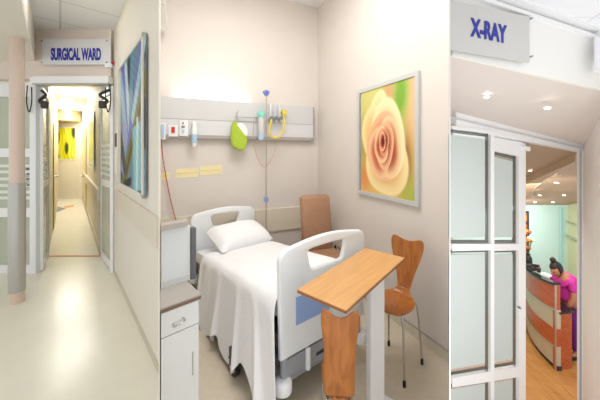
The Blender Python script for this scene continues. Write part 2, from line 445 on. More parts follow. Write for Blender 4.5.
# blue abstract painting
Y0 = (120.4, 146.6)
def blue_art(u, v):
    c = (128, 150, 168)
    rnd = math.sin(u*9+v*5)+math.sin(u*23-v*11+2)*.5
    c = lerp(c, (70, 78, 92), sstep(.2, 1.2, rnd))
    def band(x0, v0, x1, v1, w, col, c, soft=.5):
        dx, dv = x1-x0, v1-v0; L = math.hypot(dx, dv)
        d = abs((u-x0)*dv-(v-v0)*dx)/L; s = ((u-x0)*dx+(v-v0)*dv)/L/L
        k = (1-sstep(w*soft, w, d))*(1-sstep(1., 1.05, s))*sstep(-.05, 0, s)
        return lerp(c, col, k)
    c = band(.0, .9, .35, .35, .13, (150, 190, 200), c)
    c = band(.1, 1., .45, .35, .07, (122, 118, 190), c)
    c = band(.25, 1., .45, .4, .08, (188, 210, 212), c)
    c = band(.55, 1., .45, .3, .09, (120, 160, 178), c)
    c = band(.9, .95, .4, .3, .1, (130, 130, 200), c)
    c = band(1., 1., .55, .5, .07, (176, 204, 206), c)
    c = band(1., .72, .15, .02, .09, (140, 130, 62), c)
    c = band(.95, .66, .3, .12, .03, (96, 92, 52), c)
    c = band(.25, .5, .1, .1, .12, (170, 170, 206), c)
    c = band(.0, .4, .25, .1, .09, (88, 96, 104), c)
    c = band(.75, .02, .7, .45, .2, (158, 200, 206), c)
    c = band(.72, .02, .74, .5, .04, (210, 228, 226), c)
    c = band(1., .3, .95, .6, .07, (72, 84, 92), c)
    c = band(.15, 0, .5, .06, .04, (64, 72, 66), c)
    c = lerp(c, (200, 206, 214), .05)
    k = 14*math.sin(u*60+v*23)*math.sin(v*71-u*13)
    return tuple((x-150)*1.25+128+k for x in c)
za, zb = cor_right.z(135, 49.5), cor_right.z(135, 192.)
t = thing('abstract_painting', 'large framed abstract painting of blue and olive strokes on the lobby wall', 'painting', tuple(cor_right.hit(133, 195)))
obj('frame', wz(wz(wz(wz(B(), cor_right, 120, 147, za, za-.03, 0, .03), cor_right, 120, 147, zb+.03, zb, 0, .03), cor_right, 120, 121.2, za, zb, 0, .03), cor_right, 145.4, 147, za, zb, 0, .03), mat('pale_wood_frame', s2l(228, 224, 212), .45), t)
picture('canvas', cor_right, 120.6, 145.6, za-.02, zb+.02, .02, blue_art, 60, 130, t)

# the corridor beyond
zci = EYE+40/F*YF
A, Bq = in_right.foot(101.3), in_right.foot(80)
def wall_between(p, q, z0, z1, n, th=.05): return prism(B(), [(p.x, p.y, z0), (q.x, q.y, z0), (q.x, q.y, z1), (p.x, p.y, z1)], n*th)
Ar, Br = in_right.foot(101.3), in_right.p+in_right.d*((YF-in_right.p.y)/in_right.d.y)
Al, Bl = in_left.foot(48), in_left.p+in_left.d*((YF-in_left.p.y)/in_left.d.y)
struct('wall_corridor_right', wall_between(Ar, Br, HL, zci+.2, -in_right.n), CORW)
struct('wall_corridor_left', wall_between(Al, Bl, HL, zci+.2, -in_left.n), mat('corridor_left_paint', s2l(236, 228, 202), .55))
struct('wall_corridor_end', prism(B(), [(Bl.x, YF, HL), (Br.x, YF, HL), (Br.x, YF, zci), (Bl.x, YF, zci)], (0, .05, 0)), CORW)
struct('ceiling_corridor', prism(B(), [(Al.x+.2, 3.36, zci), (Ar.x+.45, 3.36, zci), (Br.x+.2, YF, zci), (Bl.x-.2, YF, zci)], (0, 0, .05)), CEILW)
# dropped beam at the end and olive-beige band
struct('beam', prism(B(), [(Bl.x, YF-.5, EYE+30/F*YF), (Br.x, YF-.5, EYE+30/F*YF), (Br.x, YF-.5, zci), (Bl.x, YF-.5, zci)], (0, .45, 0)), mat('beam_beige', s2l(206, 188, 146), .6))
gz1, gz0 = HL+.92, HL+.74
def corridor_pt(w, px): return w.foot(px)
struct('trim_3', wz(B(), in_right, 83.5, 99.5, gz1, gz0, 0, .03), GUARD)
struct('baseboard_corridor', wz(B(), in_right, 82.5, 100.8, HL+.12, HL, 0, .012), SKIRT)
# side doors and glazed panel
def cdoor(name, w, x0, x1, z1, m, mf, lab):
    t = struct(name, wz(B(), w, x0, x1, z1, HL, 0, .012), mf)
    xa = x0+(x1-x0)*.14; xb = x1-(x1-x0)*.14
    obj('leaf', wz(B(), w, xa, xb, z1-.08, HL+.01, .012, .008), m, t)
    p = w.hit(xa+(xb-xa)*.2, 176, .045); obj('handle', cyl(B(), p, p+w.n*.06, .015, 10), CHROME, t)
cdoor('door_1', in_right, 83.2, 86.4, HL+2.1, CREAMD, CREAMD, '')
cdoor('door_2', in_left, 53.2, 55.6, HL+2.1, CREAMD, CREAMD, '')
t = struct('window_2', wz(B(), in_right, 88, 95, HL+2.15, HL+1.15, 0, .02), WHITE)
obj('pane', wz(B(), in_right, 88.8, 94, HL+2.08, HL+1.22, .02, .006), mat('yellowish_pane', s2l(214, 208, 160), .15), t)
# end-wall door with the yellow picture
struct('door_3', wz(B(), farw, 55.5, 79, farw.z(66, 123), HL+.0, 0, .02), mat('end_door_cream', s2l(234, 226, 206), .5))
def yellow_art(u, v):
    c = lerp((222, 214, 30), (240, 236, 90), .5+.5*math.sin(u*9+v*3))
    k = math.sin(u*31+math.sin(v*7)*2)
    c = lerp(c, (196, 196, 44), sstep(.4, .95, k)*(1-sstep(.5, 1, v)*.5))
    d = min((u-.04)**2+(v-.7)**2*.3, (u-.95)**2+(v-.85)**2*.6, (u-.05)**2*1.4+(v-.08)**2*3, (u-.55)**2*2+(v-.35)**2*.5)
    c = lerp((60, 78, 60), c, sstep(.004, .03, d))
    return c
t = thing('yellow_picture', 'framed yellow abstract picture on the end door of the corridor', 'picture', tuple(farw.hit(66, 160)))
zy1, zy0 = farw.z(66, 127), farw.z(66, 160)
obj('frame', wz(B(), farw, 55.6, 75.8, zy1, zy0, .02, .02), WHITE, t)
picture('print', farw, 56.4, 75., farw.z(66, 128.2), farw.z(66, 159), .045, yellow_art, 40, 50, t)
# ceiling panels lit
for (ya, yb, xa, xb, lab) in ((98, 103, 60.2, 73.6, 'nearest lit square ceiling light in the ward corridor'), (107.6, 111, 61.6, 72.2, 'farther lit ceiling light near the end of the ward corridor')):
    t = thing('ceiling_light', lab, 'light', tuple(G((xa+xb)/2, (ya+yb)/2, zci-.0)), 0, 'corridor ceiling lights')
    pts = [G(xa, yb, zci-.012), G(xb, yb, zci-.012), G(xb-.6, ya, zci-.012), G(xa-.1, ya, zci-.012)]
    pts = [P(xa+1, yb, (zci-.012-EYE)*F/(CY-yb)), P(xb-1, yb, (zci-.012-EYE)*F/(CY-yb)), P(xb, ya, (zci-.012-EYE)*F/(CY-ya)), P(xa, ya, (zci-.012-EYE)*F/(CY-ya))]
    c = sum(pts, Vector())/4
    obj('diffuser', prism(B(), [c+(p-c)*.92 for p in pts], (0, 0, -.006)), LAMP, t)
    obj('frame', prism(B(), pts, (0, 0, .012)), WHITE, t)

# ================================================================== MIDDLE PICTURE: the ward
C = Vector((.282, 4.265, 0))
head = Wall((C.x, C.y), (.917, .399))
right = Wall((C.x, C.y), (.413, -.911))
ZC = 4.0
hl = head.foot(160); rr = right.foot(449)
# floor, ceiling
bm = B(); prism(bm, [(-.42, .8, 0), (hl.x, hl.y, 0), (C.x, C.y, 0), (rr.x, rr.y, 0), (.45, .8, 0)], (0, 0, -.05)); struct('floor_ward', bm, VINYL2)
bm = B(); prism(bm, [(-.5, .9, ZC), (hl.x, hl.y, ZC), (C.x, C.y, ZC), (rr.x, rr.y, ZC), (.5, .9, ZC)], (0, 0, .05)); struct('ceiling_ward', bm, CEILW)
bm = B(); prism(bm, [(hl.x, hl.y, 0), (C.x, C.y, 0), (C.x, C.y, ZC), (hl.x, hl.y, ZC)], -head.n*.05); struct('wall_head', bm, WALL)
bm = B(); prism(bm, [(C.x, C.y, 0), (rr.x, rr.y, 0), (rr.x, rr.y, ZC), (C.x, C.y, ZC)], -right.n*.05); struct('wall_ward_right', bm, WALL)
def ray(px, y): return Vector(((px-CX)/F*y, y, 0))
p0, p1 = ray(159.7, 1.15), ray(159.7, hl.y)
bm = B(); prism(bm, [(p0.x, p0.y, 0), (p1.x, p1.y, 0), (p1.x, p1.y, ZC), (p0.x, p0.y, ZC)], (-.0035, -.0018, 0)); struct('light_divider', bm, CORW)  # added edge-on divider, unseen; blocks light between lobby and ward
p0, p1 = ray(449.3, .95), ray(449.3, 5.2)
bm = B(); prism(bm, [(p0.x, p0.y, -1.1), (p1.x, p1.y, -1.1), (p1.x, p1.y, ZC), (p0.x, p0.y, ZC)], (.0035, -.0018, 0)); struct('light_divider_xray', bm, WALLW)  # thin plate added along a sight line, keeps ward and entrance light apart
# guard band on the head wall, coved skirting
gz1, gz0 = head.z(278, 208), head.z(287, 229)
bm = B(); wz(bm, head, 160.5, 318, gz1, gz0, 0, .03); struct('trim_4', bm, GUARD)
bm = B(); wz(bm, head, 160.5, 318, .1, 0, 0, .012); struct('baseboard_head', bm, VINYL2)
bm = B(); wz(bm, right, 319, 448.8, right.z(431, 338.5), 0, 0, .012); struct('baseboard_ward_right', bm, mat('coved_skirting', s2l(214, 205, 188), .4))
bm = B(); wz(bm, right, 319, 448.8, right.z(431, 338.5)+.008, right.z(431, 338.5), 0, .016); struct('trim_5', bm, mat('skirting_cap', s2l(170, 160, 144), .4))

# bedhead trunking
zr1, zr0 = head.z(235, 101.5, .06), head.z(235, 139.2, .06)
zmid = zr0+(zr1-zr0)*.47
t = thing('bedhead_trunking', 'long pale grey medical trunking panel with a light along its top edge', 'bedhead panel', tuple(head.foot(235))[:2]+(zr0,))
obj('upper_panel', wz(B(), head, 160.6, 311.5, zr1, zmid+.004, 0, .065), RAILM, t)
obj('lower_panel', wz(B(), head, 160.6, 311.5, zmid-.004, zr0+.045, 0, .07), mat('pale_trunking_low', s2l(216, 216, 219), .4), t)
obj('bumper_strip', wz(B(), head, 160.6, 311.5, zr0+.045, zr0, 0, .075), RAILD, t)
obj('groove', wz(B(), head, 160.6, 311.3, zmid+.004, zmid-.004, 0, .06), RAILD, t)
obj('end_cap', wz(B(), head, 311., 312., zr1, zr0, 0, .076), ALU, t)
obj('lamp_tube', wz(B(), head, 173, 250, zr1+.028, zr1, .01, .05), LAMPW, t)
OFF = .077
def plate(name, lab, x0, x1, y0, y1, m, cat='socket', grp=None, extra=None):
    t = thing(name, lab, cat, tuple(head.hit((x0+x1)/2, y1, OFF)), 0, grp)
    obj('plate', wrect(B(), head, x0, x1, y0, y1, OFF, .012), m, t)
    if extra:
        for (nm, a, b2, c2, d2, mm) in extra: obj(nm, wrect(B(), head, a, b2, c2, d2, OFF+.012, .012), mm, t)
    return t
plate('socket_plate', 'white socket plate with a red switch on the bedhead panel', 168.6, 178, 125, 136.5, WHITE, 'socket', 'sockets on the bedhead panel', [('red_switch', 171.4, 174.8, 127, 132.8, REDP)])
plate('socket_plate', 'white socket plate with a blue-grey switch, beside the one with a red switch', 179.5, 188, 120, 136, WHITE, 'socket', 'sockets on the bedhead panel', [('switch', 181.8, 184.2, 130, 133, PALEB), ('pin_hole', 181.6, 182.8, 126, 127.6, DARK), ('pin_hole', 183.4, 184.6, 126, 127.6, DARK), ('pin_hole', 182.4, 183.6, 122.5, 124, DARK)])
# nurse-call handset with a red cord
t = thing('call_handset', 'pale blue and white nurse call handset at the left end of the bedhead panel', 'handset', tuple(head.hit(162.6, 136, OFF)))
obj('cradle', wrect(B(), head, 160.6, 165.6, 123.5, 139.5, OFF, .025), WHITE, t)
obj('grip', wrect(B(), head, 161.4, 164.2, 124.5, 136.5, OFF+.025, .03), PALEB, t)
pts = smooth_path([head.hit(161.2, 139, .13), head.hit(163.2, 160, .06), head.hit(168.5, 190, .05), head.hit(173.5, 212, .06), head.hit(177, 223, .1)], 8)
o = obj('cord', tube(B(), pts, .006, 6), REDC, t, smooth=True); o['label'] = 'thin red cord hanging down the wall'
# dispenser bottle
t = thing('soap_dispenser', 'slim white dispenser bottle with a pale blue label hanging from the bedhead panel', 'dispenser', tuple(head.hit(194, 147, OFF)))
p = head.hit(194.3, 147, OFF+.05); zt = head.z(194.3, 124, OFF+.05)
obj('bottle', lathe(B(), (p.x, p.y, 0), [(.02, p.z), (.03, p.z+.02), (.034, p.z+.1), (.034, zt-.06), (.026, zt-.03), (.026, zt)], 16), WHITE, t, smooth=True)
obj('label', lathe(B(), (p.x, p.y, 0), [(.0352, p.z+.05), (.0352, p.z+.16)], 16), PALEB, t, smooth=True)
obj('bracket', wrect(B(), head, 192.5, 196, 122, 126, OFF, .05), WHITE, t)
# yellow stickers on the wall
for (x0, x1, y0, y1, lab) in ((161, 170, 172.5, 180, 'yellow notice strip on the wall nearest the red cord'), (176, 198.5, 169, 178.3, 'long yellow notice strip on the wall, the middle of three'), (200, 222, 166.3, 175.5, 'yellow notice strip on the wall nearest the green bag')):
    t = thing('notice_strip', lab, 'notice', tuple(head.hit((x0+x1)/2, y1)), 0, 'yellow notice strips')
    obj('strip', wpoly(B(), head, [(x0, y1), (x1, y1-(x1-x0)*.06), (x1, y0-(x1-x0)*.06), (x0, y0)], 0, .004), STICK, t)
    ym = (y0+y1)/2
    obj('print_line', wpoly(B(), head, [(x0+1, ym+.6), (x1-1, ym+.6-(x1-x0)*.06), (x1-1, ym-.6-(x1-x0)*.06), (x0+1, ym-.6)], .004, .002), mat('notice_print', s2l(236, 216, 140), .5), t)

# equipment rail with hook, green bag
t = thing('equipment_rail', 'thin steel equipment rail holding the green bag on the bedhead panel', 'rail', tuple(head.hit(247, 118, OFF)))
a, b2 = head.hit(236, 116.5, OFF+.05), head.hit(264, 118.0, OFF+.05); b2.z = a.z
obj('bar', cyl(B(), a, b2, .008, 10), STEEL, t, smooth=True)
for px in (237, 257):
    f0 = head.foot(px, OFF); obj('bracket', cyl(B(), (f0.x, f0.y, a.z), Vector((f0.x, f0.y, a.z))+head.n*.055, .01, 8), CHROME, t, smooth=True)
obj('hook', tube(B(), [head.hit(237, 117, OFF+.055), head.hit(236.6, 113, OFF+.06), head.hit(238.5, 111.5, OFF+.06)], .009, 8), ALU, t, smooth=True)
t = thing('green_bag', 'lime green plastic pouch with white tissue sticking out, hanging from the rail', 'bag', tuple(head.hit(238, 150, OFF+.05)))
out = [(232.6, 120), (235, 121.5), (238, 130), (246.6, 136.5), (246, 142), (243.4, 151), (237, 150), (231.5, 146.5), (230, 138), (231, 128)]
bm = wpoly(B(), head, out, OFF+.03, .07)
bmesh.ops.bevel(bm, geom=bm.edges[:], offset=.018, segments=2, affect='EDGES')
obj('pouch', bm, GREEN, t, smooth=True)
bm = wpoly(B(), head, [(235.5, 125), (240, 122.5), (245.5, 126), (248.3, 133), (245, 138), (238, 133)], OFF+.05, .035)
bmesh.ops.bevel(bm, geom=bm.edges[:], offset=.01, segments=2, affect='EDGES'); obj('tissue', bm, LINEN, t, smooth=True)
# suction jar
t = thing('suction_jar', 'clear suction jar with a cyan lid on the equipment rail', 'jar', tuple(head.hit(261, 141, OFF+.06)))
p = head.hit(261.2, 140.5, OFF+.11); zt = head.z(261.2, 117, OFF+.11)
obj('jar', lathe(B(), (p.x, p.y, 0), [(.03, p.z), (.04, p.z+.02), (.044, zt)], 18), CLEARD, t, smooth=True)
obj('lid', lathe(B(), (p.x, p.y, 0), [(.05, zt), (.052, zt+.02), (.05, zt+.05), (.02, zt+.06), (.018, zt+.1)], 18), CYAN, t, smooth=True)
obj('graduation_strip', lathe(B(), (p.x, p.y, 0), [(.0425, p.z+.02), (.0425, p.z+.1)], 18), PALEB, t, smooth=True)
obj('lid_knob', cyl(B(), head.hit(258, 113, OFF+.08), head.hit(265, 114, OFF+.08), .012, 10), CYAN, t, smooth=True)
# flow meters
for i, (px, lab) in enumerate(((270.5, 'clear glass flow meter next to the cyan suction jar'), (275, 'clear glass flow meter between two others on the panel'), (279.5, 'clear glass flow meter with the yellow tube next to it'))):
    p = head.hit(px, 118.5, OFF+.05); zt = head.z(px, 104.5+i, OFF+.05)
    t = thing('flow_meter', lab, 'flow meter', tuple(p), 0, 'flow meters')
    obj('valve', cyl(B(), p-head.n*.05, p+head.n*.04, .022, 12), CHROME, t, smooth=True)
    obj('gauge_tube', lathe(B(), (p.x, p.y, 0), [(.014, p.z+.015), (.018, p.z+.03), (.018, zt), (.01, zt+.012)], 12), CLEARP, t, smooth=True)
    obj('knob', cyl(B(), p+head.n*.04, p+head.n*.065, .026, 12), mat('valve_knob', s2l(120, 124, 130), .4), t, smooth=True)
    obj('outlet', cyl(B(), p, p-Vector((0, 0, .05)), .01, 8), CHROME, t, smooth=True)
pts = [(281.5, 111), (283.2, 118), (282.6, 128), (279, 136), (273.5, 137.8), (269.5, 135), (268.4, 130), (270, 122), (270.5, 119)]
bm = tube(B(), smooth_path([head.hit(x+1, y, OFF+.14) for x, y in pts], 8), .0135, 8)
one('yellow_tube', bm, YELLOWT, 'yellow coiled oxygen tube looping below the flow meters', 'tube', smooth=True)
p = head.hit(283.2, 112.5, OFF)
one('yellow_outlet', cyl(B(), p, p+head.n*.07, .034, 16), YELLOWT, 'round yellow gas outlet at the right of the flow meters', 'outlet', smooth=True)
pts = [(254, 121), (253.2, 135), (254.5, 148), (259, 161), (264.5, 167), (271, 160), (276, 147), (278, 138)]
one('drip_tube', tube(B(), smooth_path([head.hit(x, y, OFF+.07) for x, y in pts], 8), .005, 6), mat('pale_brown_tube', s2l(196, 162, 132), .4), 'thin pale brown tube drooping in a loop below the suction jar', 'tube', smooth=True)

# drip stand
pb = Vector(((266.2-CX)/F*3.72, 3.72, 0))
t = thing('drip_stand', 'slim drip stand with blue clamps beside the pillow end of the bed', 'drip stand', tuple(pb))
zt = EYE-(94-CY)/F*3.72
obj('pole', cyl(B(), pb, (pb.x, pb.y, zt), .0075, 10), mat('pole_steel', s2l(178, 166, 156), .35, metal=.3), t, smooth=True)
z = EYE-(93.5-CY)/F*3.72; obj('top_hook', tube(B(), smooth_path([(pb.x-.04, pb.y, z+.03), (pb.x-.03, pb.y, z), (pb.x, pb.y, z-.01), (pb.x+.03, pb.y, z), (pb.x+.04, pb.y, z+.03)], 5), .009, 8), BLUEP, t, smooth=True)
obj('top_knob', cyl(B(), (pb.x, pb.y, z-.03), (pb.x, pb.y, z+.04), .026, 12), BLUEP, t, smooth=True)
z = EYE-(199-CY)/F*3.72; obj('clamp', box(B(), (pb.x, pb.y-.01, z), (.06, .045, .07), .4, .012), mat('pale_blue_clamp', s2l(150, 166, 214), .4), t)
for k in range(4):
    a = math.radians(45+90*k+20); q = pb+Vector((math.cos(a)*.1, math.sin(a)*.1, .0))
    obj('foot', tube(B(), [(pb.x, pb.y, .07), (q.x, q.y, .03), (q.x, q.y, 0.)], .012, 8), DARK, t, smooth=True)

# ---------------------------------------------------------------- the bed (local frame: x across, y from foot to head)
th = .664; BX, BY, W, L = -.143, 1.74, .852, 1.89
e1 = Vector((math.cos(th), math.sin(th), 0)); e2 = Vector((-math.sin(th), math.cos(th), 0))
fc = Vector((BX, BY, 0))+e1*W/2
bed = thing('hospital_bed', 'white hospital bed with moulded end boards and a crumpled white sheet', 'bed', tuple(fc), th)
def board(zb, zt, hole, slant=0., arch=.035):
    h = W/2; pts = []
    n = 18; rc = .085
    pts += [(h-.012, zb+.0), (h, zt-rc-.01)]
    for k in range(1, 7):
        a = math.radians(90*k/6); pts.append((h-rc+rc*math.cos(a), zt-rc-.01+rc*math.sin(a)))
    for k in range(1, 12):
        u = h-rc-(2*h-2*rc)*k/12; pts.append((u, zt-.01+arch*math.sin(math.pi*k/12)))
    for k in range(0, 7):
        a = math.radians(90+90*k/6); pts.append((-h+rc+rc*math.cos(a), zt-rc-.01+rc*math.sin(a)))
    pts += [(-h+.012, zb)]
    return curve_bm([pts, hole], .042, .012)
ZF, ZFB, ZH = 1.095, .37, .985
hole = [(-.19, ZF-.075), (-.14, ZF-.05), (.14, ZF-.05), (.19, ZF-.075), (.165, ZF-.17), (.12, ZF-.2), (-.12, ZF-.2), (-.165, ZF-.17)]
hole = [tuple(v) for v in [(p.x, p.y) for p in smooth_path([Vector((x, y, 0)) for x, y in hole+[hole[0]]], 4)[:-1]]]
fb = obj('footboard', board(ZFB, ZF, hole), PLASTIC, bed, local=True, smooth=True)
obj('blue_label', box(B(), (-W/2+.285, -.0235, .655), (.31, .004, .185), 0, .0), BLUEL, fb, local=True)
hb_hole = [(x*1.0, y-ZF+ZH) for x, y in hole]
bm = board(.36, ZH, hb_hole); bm.transform(Matrix.Translation((0, L, 0))); obj('headboard', bm, PLASTIC, bed, local=True, smooth=True)
# mattress: long box with rounded edges, tilted a little down to the head
def zm(y): return .77-.21*(y/L)
bm = B()
box(bm, (0, L/2, .0), (W-.06, L-.1, .15), 0, .04)
for v in bm.verts: v.co.z += zm(v.co.y)-.09
obj('mattress', bm, LINEN, bed, local=True, smooth=True)
# sheet: one surface over the top and down both sides, with folds
bm = B(); NU, NV = 60, 46
prof = []
import mathutils.noise as mn
grid = []
for j in range(NV+1):
    y = .035+(L-.42-.035)*j/NV
    row = []
    t_ = j/NV
    drop_l = .60-.02*t_ + .05*math.sin(t_*19)+.03*math.sin(t_*41+1)        # how far it hangs on the left
    if t_ < .2: drop_l += .14*(1-t_/.2)**.6
    drop_r = .32
    half = W/2-.005
    for i in range(NU+1):
        s = i/NU
        if s < .42:                                           # left hang
            q = 1-s/.42; d = drop_l*q
            fold = .028*math.sin(t_*34+2.2*math.sin(t_*6)+q*1.2)*q**.7+.018*math.sin(t_*71+1+q*3)*q
            x = -half-.012-.085*q**1.1-abs(fold)*.6-fold*.6; z = zm(y)-.012-d
            if q < .12: k = q/.12; x = -half+.02-.032*math.sin(k*math.pi/2)-.01*k; z = zm(y)-d
            yy = y+(.05*q*math.sin(t_*23+q*2)-.03*q)*min(1, t_*6)-.045*q*(1-t_)-.17*q*(1-t_)**5
        elif s < .8:
            k = (s-.42)/.38; x = -half+.02+(2*half-.04)*k
            z = zm(y)+.004+.012*mn.noise(Vector((x*5, y*4, 1)))+.007*math.sin((x*2+y*3)*9)*mn.noise(Vector((x*3, y*2, 7)))
            z += .012*math.sin(math.pi*k); yy = y
        else:
            q = (s-.8)/.2; x = half-.02+.035*q**.5; z = zm(y)-drop_r*q; yy = y
        row.append(bm.verts.new((x, yy, z)))
    grid.append(row)
for j in range(NV):
    for i in range(NU): bm.faces.new([grid[j][i], grid[j][i+1], grid[j+1][i+1], grid[j+1][i]])
sh = obj('sheet', bm, LINEN, bed, local=True, smooth=True)
md = sh.modifiers.new('thick', 'SOLIDIFY'); md.thickness = .006; md.offset = 1
md = sh.modifiers.new('sub', 'SUBSURF'); md.levels = 1; md.render_levels = 1
# under-frame
bm = B()
for sx in (-1, 1): box(bm, (sx*.34, L/2, .50), (.05, L-.1, .08), 0, .008)
for y in (.3, .95, 1.6): box(bm, (0, y, .50), (.68, .05, .06), 0, .006)
obj('upper_frame', bm, DARK, bed, local=True)
bm = B()
for sx in (-1, 1): box(bm, (sx*.30, L/2, .22), (.06, L-.2, .07), 0, .008)
obj('lower_frame', bm, GREY, bed, local=True)
bm = B(); box(bm, (.0, .02, .285), (.72, .05, .12), 0, .01); box(bm, (.0, .07, .20), (.74, .09, .09), 0, .015); obj('foot_crossbar', bm, GREY, bed, local=True)
obj('crossbar_slot', box(B(), (.05, -.007, .27), (.3, .006, .02)), DARK, bed, local=True)
bm = B(); box(bm, (.0, L-.07, .22), (.74, .08, .1), 0, .012); obj('head_crossbar', bm, GREY, bed, local=True)
for y in (.42, 1.42):
    bm = B(); prism(bm, [(-.05, y-.16, .25), (.05, y-.16, .25), (.05, y+.1, .5), (-.05, y+.1, .5)], (0, .05, 0)); obj('lift_arm', bm, DARK, bed, local=True)
for sx in (-1, 1):
    for y in (.015, L-.015):
        obj('corner_post', cyl(B(), (sx*.37, y, .22), (sx*.37, y, .40), .026, 14), GREY, bed, local=True, smooth=True)
        obj('bumper', lathe(B(), (sx*.385, y-.01 if y < 1 else y+.01, 0), [(.04, .15), (.062, .16), (.062, .215), (.05, .23), (.03, .235)], 20), WHITE, bed, local=True, smooth=True)
obj('knob_post', cyl(B(), (-.19, -.02, .22), (-.19, -.02, .36), .018, 12), WHITE, bed, local=True, smooth=True)
box_rail = B(); box(box_rail, (-.455, .95, .175), (.03, 1.6, .06), 0, .006); box(box_rail, (-.40, .25, .175), (.14, .04, .05)); box(box_rail, (-.40, 1.6, .175), (.14, .04, .05)); obj('side_rail', box_rail, DARK, bed, local=True)
for (x, y) in ((-.50, .50), (.36, .52), (-.47, 1.55), (.36, 1.55)):
    c = obj('caster', cyl(B(), (x-.018, y, .075), (x+.018, y, .075), .075, 22), BLACK, bed, local=True, smooth=True)
    obj('hub_cap', cyl(B(), (x-.021, y, .075), (x+.021, y, .075), .048, 20), LGREY, c, local=True, smooth=True)
    obj('fork', prism(B(), [(x-.03, y-.025, .08), (x-.03, y+.025, .08), (x-.03, y+.03, .21), (x-.03, y-.03, .21)], (.06, 0, 0)), DARK, c, local=True)
obj('hose', tube(B(), smooth_path([(.08, -.03, .26), (.1, -.06, .2), (.14, -.06, .16), (.2, -.03, .14)], 6), .008, 8), mat('pale_green_hose', s2l(170, 186, 140), .4), bed, local=True, smooth=True)

# pillow (rests on the bed)
def pillow_bm(w, d, h, n=18):
    bm = bmesh.new(); G2 = []
    for side in (1, -1):
        g = []
        for i in range(n+1):
            r_ = []
            for j in range(n+1):
                u, v = -1+2*i/n, -1+2*j/n
                p = max(0., (1-u**4)*(1-v**4))**.5
                pinch = 1-.10*(1-abs(u)**2)*abs(v)**4 - .10*(1-abs(v)**2)*abs(u)**4
                z = side*h*.5*p*(1+.12*mn.noise(Vector((u*2, v*2, side*3))))
                r_.append(bm.verts.new((u*w/2*(1-.07*(1-abs(u))*v*v), v*d/2*(1-.08*(1-u*u)*v*v), z)))
            g.append(r_)
        for i in range(n):
            for j in range(n): bm.faces.new([g[i][j], g[i+1][j], g[i+1][j+1], g[i][j+1]])
    bmesh.ops.remove_doubles(bm, verts=bm.verts, dist=1e-4)
    return bm
bm = pillow_bm(.67, .46, .24)
bm.transform(Matrix.Rotation(math.radians(16), 4, 'X'))
pc = fc+e1*.045+e2*1.54
o = obj('pillow', bm, PILLOWM, smooth=True); o.location = (pc.x, pc.y, zm(1.55)+.118); o.rotation_euler = (0, 0, th+.08)
tag(o, 'plump white pillow at the head of the hospital bed', 'pillow')

# ---------------------------------------------------------------- overbed table
tth = .88; tL, tW, tz = .84, .31, .96
u1 = Vector((math.cos(tth), math.sin(tth), 0)); u2 = Vector((u1.y, -u1.x, 0))
T0 = Vector((-.0156, 1.506, 0)); tc = T0+u1*tL/2+u2*tW/2
tab = thing('overbed_table', 'overbed table with a wood top on a white column at the bed foot', 'table', (tc.x, tc.y, 0), tth)
bm = box(B(), (0, 0, tz-.011), (tL, tW, .014), 0, .004); top = obj('tabletop', bm, TABLE_W, tab, local=True)
bm = B()
for sx in (-1, 1): box(bm, (sx*(tL/2-.004), 0, tz-.018), (.01, tW+.002, .016), 0, .003)
for sy in (-1, 1): box(bm, (0, sy*(tW/2-.004), tz-.018), (tL+.002, .01, .016), 0, .003)
obj('edge_band', bm, TABLE_E, top, local=True)
obj('under_panel', box(B(), (0, 0, tz-.026), (tL-.012, tW-.012, .008)), mat('grey_brown_board', s2l(150, 140, 124), .5), tab, local=True)
colp = Matrix.Rotation(-tth, 4, 'Z') @ (Vector(((375.3-CX)/F*1.76, 1.76, 0))-tc)
obj('column', box(B(), (colp.x, colp.y, .485), (.10, .062, .85), -tth+math.radians(14), .006), WHITE, tab, local=True)
obj('bracket', box(B(), (colp.x-.03, colp.y+.02, tz-.055), (.34, .10, .045), 0, .006), mat('olive_grey_metal', s2l(150, 148, 126), .4), tab, local=True)
obj('lever', box(B(), (colp.x+.03, colp.y+.10, tz-.12), (.03, .02, .14), 0, .005), ORANGE_W, tab, local=True)
obj('base', box(B(), (colp.x-.0, colp.y-.03, .045), (.24, .12, .05), 0, .012), WHITE, tab, local=True)
for (x, y) in ((-.09, -.04), (.09, -.04), (-.09, .04), (.09, .04)):
    obj('caster', cyl(B(), (colp.x+x-.012, colp.y-.03+y, .0225), (colp.x+x+.012, colp.y-.03+y, .0225), .0225, 14), DARK, tab, local=True, smooth=True)

